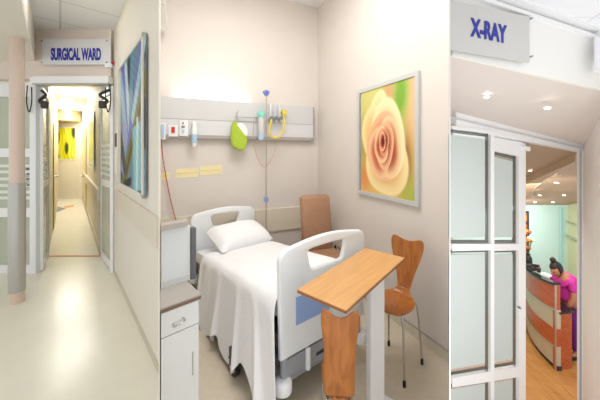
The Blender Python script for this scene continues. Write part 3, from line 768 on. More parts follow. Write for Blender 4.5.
# ---------------------------------------------------------------- bentwood chairs (local: faces +y, origin on the floor)
def chair(name, label, loc, rz, sc, sw=1., sh=.525, bl=1., wst=0., ss=None):
    ss = ss or sw
    t = thing(name, label, 'chair', loc, rz, 'bentwood chairs')
    # continuous shell: back (waisted, eared) and seat, each its own mesh, meeting at the bend
    def shell(prof):     # prof rows: (y, z, halfwidth)
        bm = B(); R = []; n = 10
        for (y, z, w, cup) in prof:
            R.append([bm.verts.new((w*(-1+2*i/n), y+cup*(1-(-1+2*i/n)**2), z+(ear*abs(-1+2*i/n)**2 if False else 0))) for i in range(n+1)])
        for a in range(len(R)-1):
            for i in range(n): bm.faces.new([R[a][i], R[a][i+1], R[a+1][i+1], R[a+1][i]])
        return bm
    back = [(-.135, .575, .055, -.0), (-.15, .62, .062, -.004), (-.160, .68, .076, -.010), (-.170, .75, .098, -.016), (-.180, .82, .122, -.02), (-.188, .88, .138, -.022), (-.195, .93, .146, -.022), (-.20, .965, .142, -.02), (-.203, .985, .128, -.018)]
    bm = shell([(y, z, max(w, wst), c_) for (y, z, w, c_) in back])
    bm.verts.ensure_lookup_table()
    for v in bm.verts:                  # shallow dip along the top edge, raised corners
        if v.co.z > .9: v.co.z -= .03*max(0, 1-(abs(v.co.x)/.10)**2)*((v.co.z-.9)/.085)
    for v in bm.verts: v.co = Vector((v.co.x*sw, v.co.y, sh+(v.co.z-.525)*bl))*sc
    o = obj('backrest', bm, ORANGE_W, t, local=True, smooth=True)
    m = o.modifiers.new('thick', 'SOLIDIFY'); m.thickness = .011*sc; m.offset = 0
    m = o.modifiers.new('sub', 'SUBSURF'); m.levels = 1; m.render_levels = 2
    seat = [(-.135, .575, .055), (-.125, .55, .06), (-.105, .533, .08), (-.07, .527, .12), (-.02, .525, .155), (.05, .526, .17), (.12, .53, .172), (.17, .53, .162), (.2, .522, .135), (.208, .515, .11)]
    bm = B(); R = []; n = 10
    for (y, z, w) in seat: R.append([bm.verts.new((w*(-1+2*i/n), y, z+.012*(-1+2*i/n)**2)) for i in range(n+1)])
    for a in range(len(R)-1):
        for i in range(n): bm.faces.new([R[a][i], R[a][i+1], R[a+1][i+1], R[a+1][i]])
    for v in bm.verts: v.co = Vector((v.co.x*ss, v.co.y, v.co.z-.525+sh))*sc
    o = obj('seat', bm, ORANGE_W, t, local=True, smooth=True)
    m = o.modifiers.new('thick', 'SOLIDIFY'); m.thickness = .011*sc; m.offset = 0
    m = o.modifiers.new('sub', 'SUBSURF'); m.levels = 1; m.render_levels = 2
    obj('under_plate', box(B(), (0, .02*sc, (sh-.02)*sc), (.14*sc, .14*sc, .02*sc), 0, .004), DARK, t, local=True)
    for sx in (-1, 1):
        for sy in (-1, 1):
            pts = smooth_path([(sx*.05, .02+sy*.05, sh-.019), (sx*.10*sw, .02+sy*.10, sh-.025), (sx*.125*sw, .01+sy*.125, sh-.075), (sx*.145*sw, .0+sy*.155, .03)], 6)
            lg = obj('leg', tube(B(), [p*sc for p in pts], .008*sc, 10), CHROME, t, local=True, smooth=True)
            e = pts[-1]*sc; obj('rubber_foot', lathe(B(), (e.x, e.y, 0), [(.011*sc, 0), (.012*sc, .02), (.010*sc, .05*sc)], 10), BLACK, lg, local=True, smooth=True)
    return t
A_, B_, C_ = G(403, 388), G(420, 366), G(390, 345)
cc = (A_+C_)/2; fdir = (A_-B_).normalized(); rz = math.atan2(fdir.y, fdir.x)-math.pi/2
chair('bentwood_chair', 'wooden bentwood chair on thin chrome legs standing against the wall below the rose picture', (cc.x, cc.y, 0), rz, 1.0)
fx = Vector(((339.5-CX)/F*1.42, 1.42, 0)); a = math.radians(85)
d = Vector((math.cos(a), math.sin(a), 0)); o0 = fx+d*.155
chair('bentwood_chair', 'wooden bentwood chair seen from behind, tucked under the overbed table', (o0.x, o0.y, 0), a-math.pi/2, 1., .68, .355, 1.24, .118, .56)

# ---------------------------------------------------------------- tan recliner
rc = Vector((.26, 3.42, 0)); fd = Vector((.35, -.94, 0)).normalized(); rz = math.atan2(fd.y, fd.x)-math.pi/2
t = thing('recliner_chair', 'tan leather recliner chair in the room corner behind the bed', 'armchair', tuple(rc), rz)
bm = box(B(), (0, -.10, .80), (.42, .13, .70), 0, .05)
for v in bm.verts: v.co.y -= (v.co.z-.5)*.14
obj('backrest', bm, TAN, t, local=True, smooth=True)
obj('seat', box(B(), (0, .2, .42), (.42, .46, .14), 0, .04), TAN, t, local=True, smooth=True)
for sx in (-1, 1):
    obj('armrest', box(B(), (sx*.245, .2, .50), (.05, .36, .04), 0, .015), TAN, t, local=True, smooth=True)
    bm = B(); tube(bm, [(sx*.245, .36, 0), (sx*.245, .36, .49)], .015, 8); tube(bm, [(sx*.245, -.06, 0), (sx*.245, -.06, .49)], .015, 8); tube(bm, [(sx*.245, .36, .3), (sx*.245, -.06, .3)], .012, 8)
    obj('side_frame', bm, DARK, t, local=True, smooth=True)

# ---------------------------------------------------------------- bedside cabinet
A_ = ray(160.4, 1.52); B2 = Vector(((200.5-CX)/F*1.675, 1.675, 0))
dv = (B2-A_).normalized(); bk = Vector((-dv.y, dv.x, 0))
def inray(p, off=.012):                # keep clear of the oblique divider
    k = (160.4-CX)/F; return Vector((k*p.y+off*.0, p.y, 0))
D2 = B2+bk*.44; C2 = inray(Vector((0, D2.y-.10, 0)))
t = thing('bedside_cabinet', 'pale grey bedside cabinet with a drawer, a door and a raised back shelf', 'cabinet', ((A_.x+D2.x)/2, (A_.y+D2.y)/2, 0))
def foot4(inset=0., back=1.):
    a, b = A_.copy(), B2.copy(); dd = B2+bk*.44*back
    c = inray(Vector((0, A_.y+(dd.y-B2.y)*.93, 0)))
    a += dv*inset+bk*inset; b += -dv*inset+bk*inset
    return [a, b, dd, c]
ztop = EYE-(300-CY)/F*1.6
def up(pts, z): return [(p.x, p.y, z) for p in pts]
obj('body', prism(B(), up(foot4(.012), .02), (0, 0, ztop-.055)), PALEGREY, t)
obj('counter', prism(B(), up(foot4(-.004), ztop-.028), (0, 0, .024)), TOPG, t)
cab = Wall((A_.x, A_.y), (dv.x, dv.y))
obj('counter_edge', prism(B(), [(A_.x, A_.y, ztop-.03), (B2.x, B2.y, ztop-.03), (B2.x, B2.y, ztop-.012), (A_.x, A_.y, ztop-.012)], -bk*.008), EDGEB, t)
zd = EYE-(329-CY)/F*1.61
def front_slab(bm, s0, s1, z0, z1, off, dep):
    p, q = A_+dv*s0-bk*off, A_+dv*s1-bk*off
    return prism(bm, [(p.x, p.y, z0), (q.x, q.y, z0), (q.x, q.y, z1), (p.x, p.y, z1)], -bk*dep)
Lf = (B2-A_).length
dr = obj('drawer', front_slab(B(), .004, Lf-.012, zd+.003, ztop-.036, -.012, .012), PALEGREY, t)
pm = A_+dv*(Lf*.42); zz = EYE-(318-CY)/F*1.61
q0, q1 = pm-dv*.028, pm+dv*.028
obj('handle', tube(B(), smooth_path([(q0.x, q0.y, zz-.006), (q0.x-bk.x*.025, q0.y-bk.y*.025, zz-.012), (q1.x-bk.x*.025, q1.y-bk.y*.025, zz+.0), (q1.x, q1.y, zz+.006)], 5), .005, 8), CHROME, dr, smooth=True)
dd = obj('door', front_slab(B(), .004, Lf-.012, .05, zd-.003, -.012, .012), PALEGREY, t)
obj('door_pull', front_slab(B(), Lf*.78, Lf*.8, zd-.30, zd-.16, 0., .006), ALU, dd)
pl = foot4(0, 1.)
# raised back: panel, shelf top, dark post
Y1 = 1.80; wb = Wall(tuple(ray(175, Y1))[:2], (dv.x, dv.y))
obj('back_panel', wz(B(), wb, 160.8, 189.5, EYE-(228-CY)/F*Y1, ztop-.004, -.012, .012), mat('pale_blue_grey_panel', s2l(214, 219, 222), .4), t)
obj('back_panel_base', wz(B(), wb, 160.8, 189.5, EYE-(278-CY)/F*Y1, ztop-.004, 0, .004), LGREY, t)
zq = EYE-(227.5-CY)/F*Y1
obj('shelf_top', prism(B(), [(p.x, p.y, zq) for p in (wb.foot(161, .03), wb.foot(187.5, .03), wb.foot(187.5, -.05), wb.foot(161.5, -.05))], (0, 0, .035)), TOPG, t)
obj('post', wz(B(), wb, 189, 193.6, EYE-(231-CY)/F*Y1, ztop-.004, -.03, .045), mat('dark_post', s2l(96, 98, 102), .4), t)

# ---------------------------------------------------------------- rose picture
PX0, PX1 = 359.4, 421.
zp1, zp0 = right.z(392, 79.5, .02), right.z(392, 200.8, .02)
def rose(u, v):
    n = mn.noise(Vector((u*2.2, v*2.2, 3.3)))
    c = lerp((224, 190, 112), (214, 206, 126), sstep(.3, 1, v)+n*.3)
    c = lerp(c, (236, 190, 150), sstep(.72, .98, u)*sstep(.3, .7, v))                 # peach at the right
    g = math.exp(-((u-.74-.12*(v-.85))**2/.012+(v-.88)**2/.05)); c = lerp(c, (128, 176, 66), min(1, g*1.2))
    g = math.exp(-((u-.55)**2/.01+(v-.93)**2/.01)); c = lerp(c, (206, 150, 112), g*.7)
    g = math.exp(-((u-.08)**2/.02+(v-.16)**2/.02)); c = lerp(c, (232, 150, 84), min(1, g*1.1))
    g = math.exp(-((u-.04)**2/.008+(v-.5)**2/.06)); c = lerp(c, (170, 150, 84), g*.8)
    g = math.exp(-((u-.82)**2/.008+(v-.3)**2/.05)); c = lerp(c, (136, 92, 52), min(1, g*1.1))
    g = math.exp(-((u-.9)**2/.03+(v-.05)**2/.02)); c = lerp(c, (176, 184, 84), min(1, g))
    def petal(c, cx, cy, rx, ry, base, edge, wob=.05, ph=0., soft=.07):
        a2 = math.atan2(v-cy, u-cx)
        q = math.hypot((u-cx)/rx, (v-cy)/ry)*(1+wob*math.sin(3*a2+ph))
        if q > 1+soft: return c
        k = 1-sstep(1-soft*.3, 1+soft, q)
        return lerp(c, lerp(base, edge, sstep(.45, .97, q)), k)
    c = petal(c, .37, .74, .19, .21, (238, 212, 150), (246, 228, 176), .08, 1)
    c = petal(c, .24, .58, .21, .26, (232, 200, 132), (244, 222, 164), .05, 2)
    c = petal(c, .50, .30, .37, .29, (226, 178, 116), (246, 224, 166), .05, .5)
    c = petal(c, .50, .50, .31, .36, (232, 196, 140), (247, 230, 184), .05, 0)
    c = petal(c, .44, .45, .29, .30, (206, 124, 90), (238, 184, 140), .05, 1.4)
    c = petal(c, .54, .43, .21, .27, (166, 78, 54), (244, 206, 160), .05, .4)
    c = petal(c, .38, .40, .20, .24, (196, 100, 72), (244, 196, 150), .06, 2.2)
    c = petal(c, .47, .46, .165, .21, (150, 58, 44), (240, 186, 142), .05, 3.)
    c = petal(c, .42, .46, .125, .165, (176, 76, 56), (246, 204, 160), .05, 1.)
    c = petal(c, .465, .49, .09, .125, (120, 38, 32), (230, 164, 124), .05, 4.)
    c = petal(c, .44, .49, .058, .09, (184, 92, 70), (240, 186, 146), .05, 0.)
    c = petal(c, .45, .495, .03, .055, (96, 34, 32), (150, 62, 48), .05, 0.)
    return c
t = thing('rose_picture', 'large silver-framed picture of a peach rose on the ward wall', 'picture', tuple(right.hit(392, 200.8)))
fw = .042
def wrap(x, d): # pixel x plus metres along the wall
    f_ = right.foot(x, .02)+right.d*d; return CX+F*f_.x/f_.y
bm = B(); wz(bm, right, PX0, PX1, zp1, zp1-fw, 0, .035); wz(bm, right, PX0, PX1, zp0+fw, zp0, 0, .035)
wz(bm, right, PX0, wrap(PX0, fw), zp1-fw, zp0+fw, 0, .035); wz(bm, right, wrap(PX1, -fw), PX1, zp1-fw, zp0+fw, 0, .035)
obj('frame', bm, SILVER, t)
picture('print', right, wrap(PX0, fw*.8), wrap(PX1, -fw*.8), zp1-fw*.8, zp0+fw*.8, .025, rose, 90, 120, t)

# ================================================================== RIGHT PICTURE: X-ray entrance and reception
HR = EYE-2.73                                    # its floor level
door = Wall(((449-CX)/F*2.2, 2.2), (1, .14))
signw = Wall(((449-CX)/F*1.35, 1.35), (1.03, .25))
YB = 4.6
# sign wall (bulkhead face) with sloping lower edge
bm = B(); wpoly(bm, signw, [(449.6, 56.5), (660, 105), (660, -80), (449.6, -80)], -.02, .02); struct('wall_sign', bm, WALLW)
# ceiling in front of it, with cove strip
p0, p1 = signw.hit(449.6, -17), signw.hit(660, 54)
bm = B(); prism(bm, [p0, p1, p1+Vector((.15, -.9, .0)), p0+Vector((-.35, -.9, .0))], (0, 0, .04)); struct('ceiling_xray', bm, tiles('xray_ceiling_tiles', s2l(240, 241, 244), s2l(222, 224, 228), .6, .24, w=.006))
bm = B(); wpoly(bm, signw, [(449.6, -15), (660, 55.5), (660, 51), (449.6, -19)], 0, .05); wpoly(bm, signw, [(449.6, -8), (660, 62), (660, 59), (449.6, -12)], 0, .02); struct('trim_6', bm, CEILW)
# soffit from the sign wall's lower edge back to the door head, side wall at right
s0, s1 = signw.hit(449.6, 56.5, -.02), signw.hit(660, 105, -.02)
d0, d1 = door.hit(449.6, 111.5), door.hit(584, 146.5)
sideY = 1.42
s1 = signw.hit(613, 94.2, -.02)
bm = B(); V = [[bm.verts.new((s0.lerp(s1, a/16)).lerp(d0.lerp(d1, a/16), b/8)) for b in range(9)] for a in range(17)]
for a in range(16):
    for b in range(8): bm.faces.new([V[a][b], V[a+1][b], V[a+1][b+1], V[a][b+1]])
ret = bmesh.ops.extrude_face_region(bm, geom=bm.faces[:])
for v in ret['geom']:
    if isinstance(v, bmesh.types.BMVert): v.co.z += .03
struct('soffit', bm, mat('soffit_paint', s2l(222, 212, 205), .55), smooth=True)
zbR = HR
q0 = door.foot(583.2); q2 = Vector((s1.x, s1.y, 0)); q1 = q0+(q2-q0)*1.5
bm = B(); prism(bm, [(q0.x, q0.y, zbR), (q1.x, q1.y, zbR), (q1.x, q1.y, s1.z+.02), (q2.x, q2.y, s1.z+.02), (q0.x, q0.y, d1.z+.02)], (.06, .02, 0)); struct('wall_side', bm, mat('pinkish_white_paint', s2l(238, 228, 222), .6))
# X-RAY sign
t = thing('xray_sign', 'translucent acrylic sign reading X-RAY in blue on the white bulkhead', 'sign', tuple(signw.hit(490, 55)))
obj('panel', wpoly(B(), signw, [(449.8, 50), (528, 63), (528, 17.5), (449.8, 1.5)], .02, .008), mat('sign_acrylic_grey', s2l(206, 204, 200), .25), t)
for (x, y) in ((525.8, 21), (525.8, 58.3)):
    p = signw.hit(x, y, 0); obj('standoff', cyl(B(), p, p+signw.n*.034, .006, 10), CHROME, t, smooth=True)
a_, b_ = signw.hit(470.5, 36.2, .0295), signw.hit(506.5, 43.6, .0295); hgt = signw.hit(470.5, 17.2, .0295)
obj('lettering', text_bm('X-RAY', a_, b_-a_, hgt-a_, (b_-a_).length, (hgt-a_).length*.98, .003, .03), BLUE, t)
# emergency light at the right edge
t = thing('emergency_light', 'white wall-mounted emergency light box at the end of the bulkhead', 'light', tuple(signw.hit(598, 74)))
obj('body', wpoly(B(), signw, [(592.5, 71), (618, 79), (618, 40), (592.5, 33)], 0, .05), WHITE, t)
obj('cover', wpoly(B(), signw, [(594.5, 68), (618, 75), (618, 44), (594.5, 37)], .05, .01), mat('pale_diffuser', s2l(232, 232, 236), .4), t)
# downlights in the soffit
def on_plane(px, py, a, b, c):
    n = (b-a).cross(c-a); o = Vector((0, 0, EYE)); r_ = P(px, py, 1.)-o; return o+r_*((a-o).dot(n)/r_.dot(n)), n.normalized()
for (px, py, lab) in ((486.5, 96.5, 'small lit downlight in the soffit near the X-ray door'), (547.5, 107.5, 'small lit downlight in the soffit at the right, above the door opening')):
    p, n = on_plane(px, py, s0, d0, d1)
    if n.z > 0: n = -n
    t = thing('downlight', lab, 'light', tuple(p), 0, 'soffit downlights')
    obj('bulb', cyl(B(), p-n*.004, p+n*.008, .014, 16), SPOTL, t, smooth=True)
    obj('trim_ring', cyl(B(), p-n*.004, p+n*.004, .021, 20), WHITE, t, smooth=True)

# door head, jamb, floor outside
bm = B(); wpoly(bm, door, [(449.6, 129.5), (583.5, 153.6), (583.5, 145.3), (449.6, 111.2)], -.06, .08); struct('door_head', bm, WHITE)
bm = B(); wpoly(bm, door, [(449.6, 118), (583.5, 149.4), (583.5, 148.4), (449.6, 116.6)], .02, .012); struct('trim_7', bm, LGREY)
zt_ = door.z(580, 153)
bm = B(); wz(bm, door, 577, 583.4, door.z(580, 147), HR, -.06, .08); struct('door_jamb', bm, WHITE)
bm = B(); wz(bm, door, 579.6, 580.6, door.z(580, 150), HR, .02, .008); struct('trim_8', bm, mat('blue_grey_seal', s2l(170, 174, 190), .4))
# two frosted sliding leaves
def sleaf(label, x0, x1, stiles, yt, off, grp, tr=3.5):
    # yt: (left, right) pixel heights of the leaf top; rails level
    t = thing('sliding_door', label, 'door', tuple(door.foot((x0+x1)/2, off))[:2]+(HR,), 0, grp)
    bm = B(); zb = HR+.01
    sl, sr = stiles
    def pl(xa, xb, ya, yb, bm, dep=.03, o=0.): return wpoly(bm, door, [(xa, yb[0]), (xb, yb[1]), (xb, ya[1]), (xa, ya[0])], off+o, dep)
    xl = x0
    def lin(x): return yt[0]+(yt[1]-yt[0])*(x-x0)/(x1-x0)
    for (a, b) in ((x0, x0+sl), (x1-sr, x1)):
        if b-a > .1: pl(a, b, (lin(a), lin(b)), (495, 495), bm)
    a, b = x0+sl, x1-sr
    pl(a, b, (lin(a), lin(b)), (lin(a)+tr, lin(b)+tr), bm)
    ym = lambda x: 242.8+.0*(x-449); y2 = lambda x: 375.2-.165*(x-449); y3 = lambda x: 384.5-.155*(x-449)
    pl(a, b, (ym(a), ym(b)), (ym(a)+7, ym(b)+6.2), bm); pl(a, b, (y2(a), y2(b)), (y3(a), y3(b)), bm)
    pl(a, b, (472, 468), (495, 495), bm)
    obj('frame', bm, WHITE, t)
    for (ya, yb) in (((lin(a)+tr, lin(b)+tr), (ym(a), ym(b))), ((ym(a)+7, ym(b)+6.2), (y2(a), y2(b))), ((y3(a), y3(b)), (472, 468))):
        obj('pane', pl(a, b, ya, yb, B(), .008, .008), GLASS, t)
        i = 3.2; j = 1.5
        obj('frosting', pl(a-(0 if a > 460 else 2), b-i, (ya[0]+5, ya[1]+5), (yb[0]-5.5, yb[1]-5.5), B(), .003, .017), FROST, t)
        bm = B()
        for (k, wd) in ((.2, 1.0), (i-1.5, .9)):
            pl(b-k-wd, b-k, (ya[0]+k, ya[1]+k), (yb[0]-k, yb[1]-k), bm, .003, .0205)
            pl(a, b-k, (ya[0]+k, ya[1]+k), (ya[0]+k+wd*1.2, ya[1]+k+wd*1.2), bm, .003, .0205)
            pl(a, b-k, (yb[0]-k-wd*1.2, yb[1]-k-wd*1.2), (yb[0]-k, yb[1]-k), bm, .003, .0205)
        obj('border_lines', bm, DGLASS, t)
    return t
sleaf('near frosted glass sliding door leaf at the left of the X-ray entrance', 449.9, 491.3, (.0, 3.4), (126, 131), 0.0, 'frosted sliding doors')
t2 = sleaf('far frosted glass sliding door leaf next to the opening of the X-ray entrance', 490.2, 522.5, (1.2, 7.), (137., 143.8), -.05, 'frosted sliding doors', 14.)
p = door.hit(518.5, 307, -.02); obj('lock', cyl(B(), p, p+door.n*.02, .01, 10), CHROME, t2, smooth=True)
one('door_sensor', wpoly(B(), door, [(521.5, 150), (527, 151.2), (527, 147), (521.5, 146)], -.02, .03), WHITE, 'small white sensor at the top corner of the X-ray door opening', 'sensor')  # sensor up at the door head, nothing on the floor

# reception shell
zc0 = EYE-(147-CY)/F*2.35; zc1 = EYE-(205-CY)/F*YB
XL, XR = (449.3-CX)/F*2.4+.02, 5.0
bm = B(); prism(bm, [(XL-1, 1.2, HR), (2.1, 1.2, HR), (4.95, 1.9, HR), (4.95, YB, HR), ((449.5-CX)/F*YB, YB, HR)], (0, 0, -.05)); struct('floor_reception', bm, PLANK)
bm = B(); prism(bm, [((449.5-CX)/F*YB, YB, HR), (XR, YB, HR), (XR, YB, zc1+.1), ((449.5-CX)/F*YB, YB, zc1+.1)], (0, .05, 0)); struct('wall_aqua', bm, AQUA)
def zcl(y): return zc0+(zc1-zc0)*(y-2.35)/(YB-2.35)
ya = 2.26
bm = B(); prism(bm, [((450-CX)/F*ya, ya, zcl(ya)), (XR, 2.79, zcl(2.79)), (XR, YB, zcl(YB)), ((450-CX)/F*YB, YB, zcl(YB))], (0, 0, .04)); struct('ceiling_reception', bm, TAUPE)
rwp = P(567.5, 200, YB); rwq = P(582, 200, 4.25)
olive = Wall((rwp.x, rwp.y), (rwq.x-rwp.x, rwq.y-rwp.y))
bm = B(); prism(bm, [(rwp.x, rwp.y, HR), (rwq.x+.1, rwq.y-.09, HR), (rwq.x+.1, rwq.y-.09, zcl(4.2)), (rwp.x, rwp.y, zcl(YB))], (.05, .04, 0)); struct('wall_olive', bm, OLIVE)
# aqua wall bay: a slightly deeper tone panel strip
bm = B(); prism(bm, [P(559.5, 208, YB-.01), P(561, 208, YB-.01), P(561, 330, YB-.01), P(559.5, 330, YB-.01)], (0, -.02, 0)); struct('trim_9', bm, mat('aqua_joint', s2l(160, 206, 208), .5))
# dropped curved ceiling panel
off = .075
def cpt(px, py, drop):                       # point of the (sloping) ceiling, lowered by drop
    a, b, c = Vector((0, 2.35, zc0-drop)), Vector((1, 2.35, zc0-drop)), Vector((0, YB, zc1-drop))
    return on_plane(px, py, a, b, c)[0]
curve = [cpt(x, y, off) for x, y in ((526, 200), (530, 193), (536, 186.5), (544, 180), (553, 174), (562, 169), (569, 165), (575.5, 161.5))]
pts = curve+[Vector((curve[-1].x+.3, YB-.02, zcl(YB-.02)-off)), Vector(((505-CX)/F*YB, YB-.02, zcl(YB-.02)-off))]
bm = prism(B(), pts, (0, 0, off)); struct('ceiling_drop', bm, mat('drop_ceiling_taupe', s2l(186, 160, 132), .6))
bm = B()
for i in range(len(curve)-1):
    a, b = curve[i], curve[i+1]; quad(bm, a+Vector((0, -.006, -.004)), b+Vector((0, -.006, -.004)), b+Vector((0, -.006, off)), a+Vector((0, -.006, off)))
bmesh.ops.solidify(bm, geom=bm.faces[:], thickness=.006); struct('trim_10', bm, TAUPE2)
for i, (px, py, dr, lab) in enumerate(((530, 170.5, 0, 'single downlight in the upper taupe ceiling of the reception'), (556.5, 182.5, off, 'frontmost downlight on the dropped curved ceiling'), (539.5, 195, off, 'downlight on the dropped ceiling, left one of the middle pair'), (564, 195, off, 'downlight on the dropped ceiling, right one of the middle pair'), (535, 202, off, 'downlight at the far left edge of the dropped ceiling'), (553, 202, off, 'downlight at the far edge of the dropped ceiling, above the desk'))):
    p = cpt(px, py, dr); t = thing('ceiling_spot', lab, 'light', tuple(p), 0, 'reception downlights')
    obj('bulb', cyl(B(), p+Vector((0, 0, -.008)), p, .016, 14), SPOTL, t, smooth=True)
    obj('trim_ring', cyl(B(), p+Vector((0, 0, -.005)), p, .023, 16), WHITE, t, smooth=True)
# glass shelves on the olive wall
for i, (y, lab) in enumerate(((222, 'glass shelf on the olive wall, upper'), (236, 'glass shelf on the olive wall, lower'))):
    a, b = olive.hit(569, y), olive.hit(577.5, y+2); b.z = a.z
    one('glass_shelf', prism(B(), [a, b, b+olive.n*.05, a+olive.n*.05], (0, 0, .012)), mat('shelf_glass', s2l(150, 168, 148), .2), lab, 'shelf', 'glass shelves')

# curved reception desk
def desk_pts(z):
    ctrl = [Vector((3.60, 4.32, 0)), Vector((3.46, 4.12, 0)), Vector((3.32, 3.88, 0)), Vector((3.225, 3.62, 0)), Vector((3.19, 3.37, 0))]
    return [Vector((p.x, p.y, z)) for p in smooth_path(ctrl, 6)]
base = desk_pts(0); ztr = HR+1.10; zwk = EYE-(311-CY)/F*3.40
t = thing('reception_desk', 'curved reception desk with cherry wood and beige bands and a black top', 'desk', (3.4, 3.75, HR))
def ribbon(z0a, z0b, z1a, z1b, out, th):        # band following the curve; heights at far and near end
    bm = B(); n = len(base); R = []
    for i, p in enumerate(base):
        d = (base[min(i+1, n-1)]-base[max(i-1, 0)]).normalized(); nrm = Vector((d.y, -d.x, 0))
        if nrm.x > 0: nrm = -nrm
        k = i/(n-1); za, zb_ = z0a+(z0b-z0a)*k, z1a+(z1b-z1a)*k
        o_, i_ = p+nrm*out, p+nrm*(out-th)
        R.append([bm.verts.new((o_.x, o_.y, za)), bm.verts.new((o_.x, o_.y, zb_)), bm.verts.new((i_.x, i_.y, zb_)), bm.verts.new((i_.x, i_.y, za))])
    for i in range(n-1):
        for k in range(4): bm.faces.new([R[i][k], R[i][(k+1) % 4], R[i+1][(k+1) % 4], R[i+1][k]])
    bm.faces.new(R[0]); bm.faces.new(R[-1][::-1])
    return bm
lv = [0.06, .30, .52, .76, 1.07]
zz = [HR+v for v in lv]
fz = [HR+.05, HR+.25, HR+.44, HR+.64, HR+.89]; ftr = HR+.92
obj('plinth', ribbon(HR, HR, fz[0], zz[0], -.02, .05), DARK, t)
obj('beige_band', ribbon(fz[0], zz[0], fz[1], zz[1], 0, .06), DESKG, t, smooth=True)
obj('wood_band', ribbon(fz[1], zz[1], fz[2], zz[2], .006, .06), REDW, t, smooth=True)
obj('beige_band', ribbon(fz[2], zz[2], fz[3], zz[3], 0, .06), DESKG, t, smooth=True)
obj('wood_band', ribbon(fz[3], zz[3], fz[4], zz[4], .006, .06), REDW, t, smooth=True)
obj('trim_line', ribbon(fz[1]-.008, zz[1]-.008, fz[1]+.008, zz[1]+.008, .01, .02), ALU, t)
obj('trim_line', ribbon(fz[3]-.008, zz[3]-.008, fz[3]+.008, zz[3]+.008, .01, .02), ALU, t)
obj('counter_top', ribbon(fz[4], zz[4], ftr, ztr, .03, .09), mat('black_granite', s2l(36, 38, 40), .12), t, smooth=True)
def ztop_at(y): return ftr+(ztr-ftr)*(4.32-y)/.95
e_in = Vector((3.43, 3.405, 0)); e_out = base[-1]
obj('end_panel', prism(B(), [(e_out.x, e_out.y, HR), (e_in.x, e_in.y, HR), (e_in.x, e_in.y, zwk-.02), (e_out.x+.03, e_out.y, zwk-.02), (e_out.x+.03, e_out.y, zz[4]), (e_out.x, e_out.y, zz[4])], (.0, .035, 0)), REDW, t)
obj('worktop', prism(B(), [(e_out.x+.04, e_out.y-.012, zwk-.02), (e_in.x+.02, e_in.y-.012, zwk-.02), (3.50, 3.72, zwk-.02), (3.66, 3.98, zwk-.02), (3.76, 4.2, zwk-.02), (3.66, 4.3, zwk-.02), (3.40, 3.9, zwk-.02), (3.26, 3.6, zwk-.02)], (0, 0, .025)), MATS['black_granite'], t)
obj('corner_trim', cyl(B(), (e_out.x-.004, e_out.y-.004, HR), (e_out.x-.004, e_out.y-.004, zz[4]), .008, 8), ALU, t, smooth=True)
# things on the desk
q = Vector((3.40, 3.95, ztop_at(3.98)+.03))
t = thing('desk_phone', 'dark telephone on the black top of the reception desk', 'telephone', tuple(q))
bm = B(); prism(bm, [(q.x-.07, q.y-.06, q.z), (q.x+.06, q.y-.06, q.z), (q.x+.06, q.y+.08, q.z), (q.x-.07, q.y+.08, q.z)], (0, 0, .05)); obj('body', bm, DARK, t)
obj('handset', tube(B(), [(q.x-.08, q.y-.03, q.z+.06), (q.x-.02, q.y-.02, q.z+.075), (q.x+.07, q.y-.03, q.z+.06)], [.02, .014, .02], 8), BLACK, t, smooth=True)
q = Vector((3.53, 4.18, ztop_at(4.18)+.03))
t = thing('flower_vase', 'dark vase of dried brown and orange flowers at the far end of the reception desk', 'vase', tuple(q))
obj('vase', lathe(B(), q, [(.04, 0), (.055, .05), (.05, .12), (.025, .16), (.03, .18)], 16), BLACK, t, smooth=True)
for k in range(16):
    a = k*2.4; rr_ = .03+.09*((k*37 % 10)/10); h_ = .26+.28*((k*53 % 10)/10)
    e = q+Vector((math.cos(a)*rr_-.02, math.sin(a)*rr_*.6, h_))
    fl = obj('flower', lathe(B(), e, [(.004, -.03), (.03, 0), (.024, .025), (.004, .035)], 8), mat(('flower_orange', 'flower_brown', 'flower_cream')[k % 3], (s2l(196, 110, 40), s2l(120, 74, 44), s2l(206, 190, 150))[k % 3], .6), t, smooth=True)
    obj('stem', tube(B(), [q+Vector((0, 0, .15)), e], .004, 5), mat('dry_stem', s2l(96, 88, 50), .6), fl)
def art2(u, v):
    c = lerp((150, 74, 26), (214, 140, 52), .5+.5*math.sin(v*11+u*5)); return lerp(c, (70, 44, 30), sstep(.4, .9, math.sin(v*23+2)))
bw = Wall((0, YB), (1, 0))
t = thing('orange_picture', 'tall orange and brown picture on the aqua wall beside the door leaf', 'picture', tuple(bw.hit(524, 262)))
obj('frame', wz(B(), bw, 512, 527.6, bw.z(524, 211), bw.z(524, 262), 0, .03), DARK, t)
picture('print', bw, 513, 527, bw.z(524, 213), bw.z(524, 260), .035, art2, 12, 40, t)
# small papers/pens on the desk
one('paper_stack', box(B(), (3.30, 3.62, ztop_at(3.62)+.03), (.07, .09, .024), .3), mat('white_paper', s2l(236, 236, 230), .7), 'small stack of white papers on the reception desk top', 'papers')
t = thing('pen_cup', 'small dark pen cup on the reception desk top beside the telephone', 'pen cup', (3.36, 3.80, ztop_at(3.8)+.02))
obj('cup', lathe(B(), (3.36, 3.80, ztop_at(3.8)+.02), [(.022, 0), (.026, .06)], 12), DARK, t, smooth=True)
obj('pen', tube(B(), [(3.36, 3.80, ztop_at(3.8)+.02+.02), (3.375, 3.81, ztop_at(3.8)+.12)], .004, 6), REDP, t)

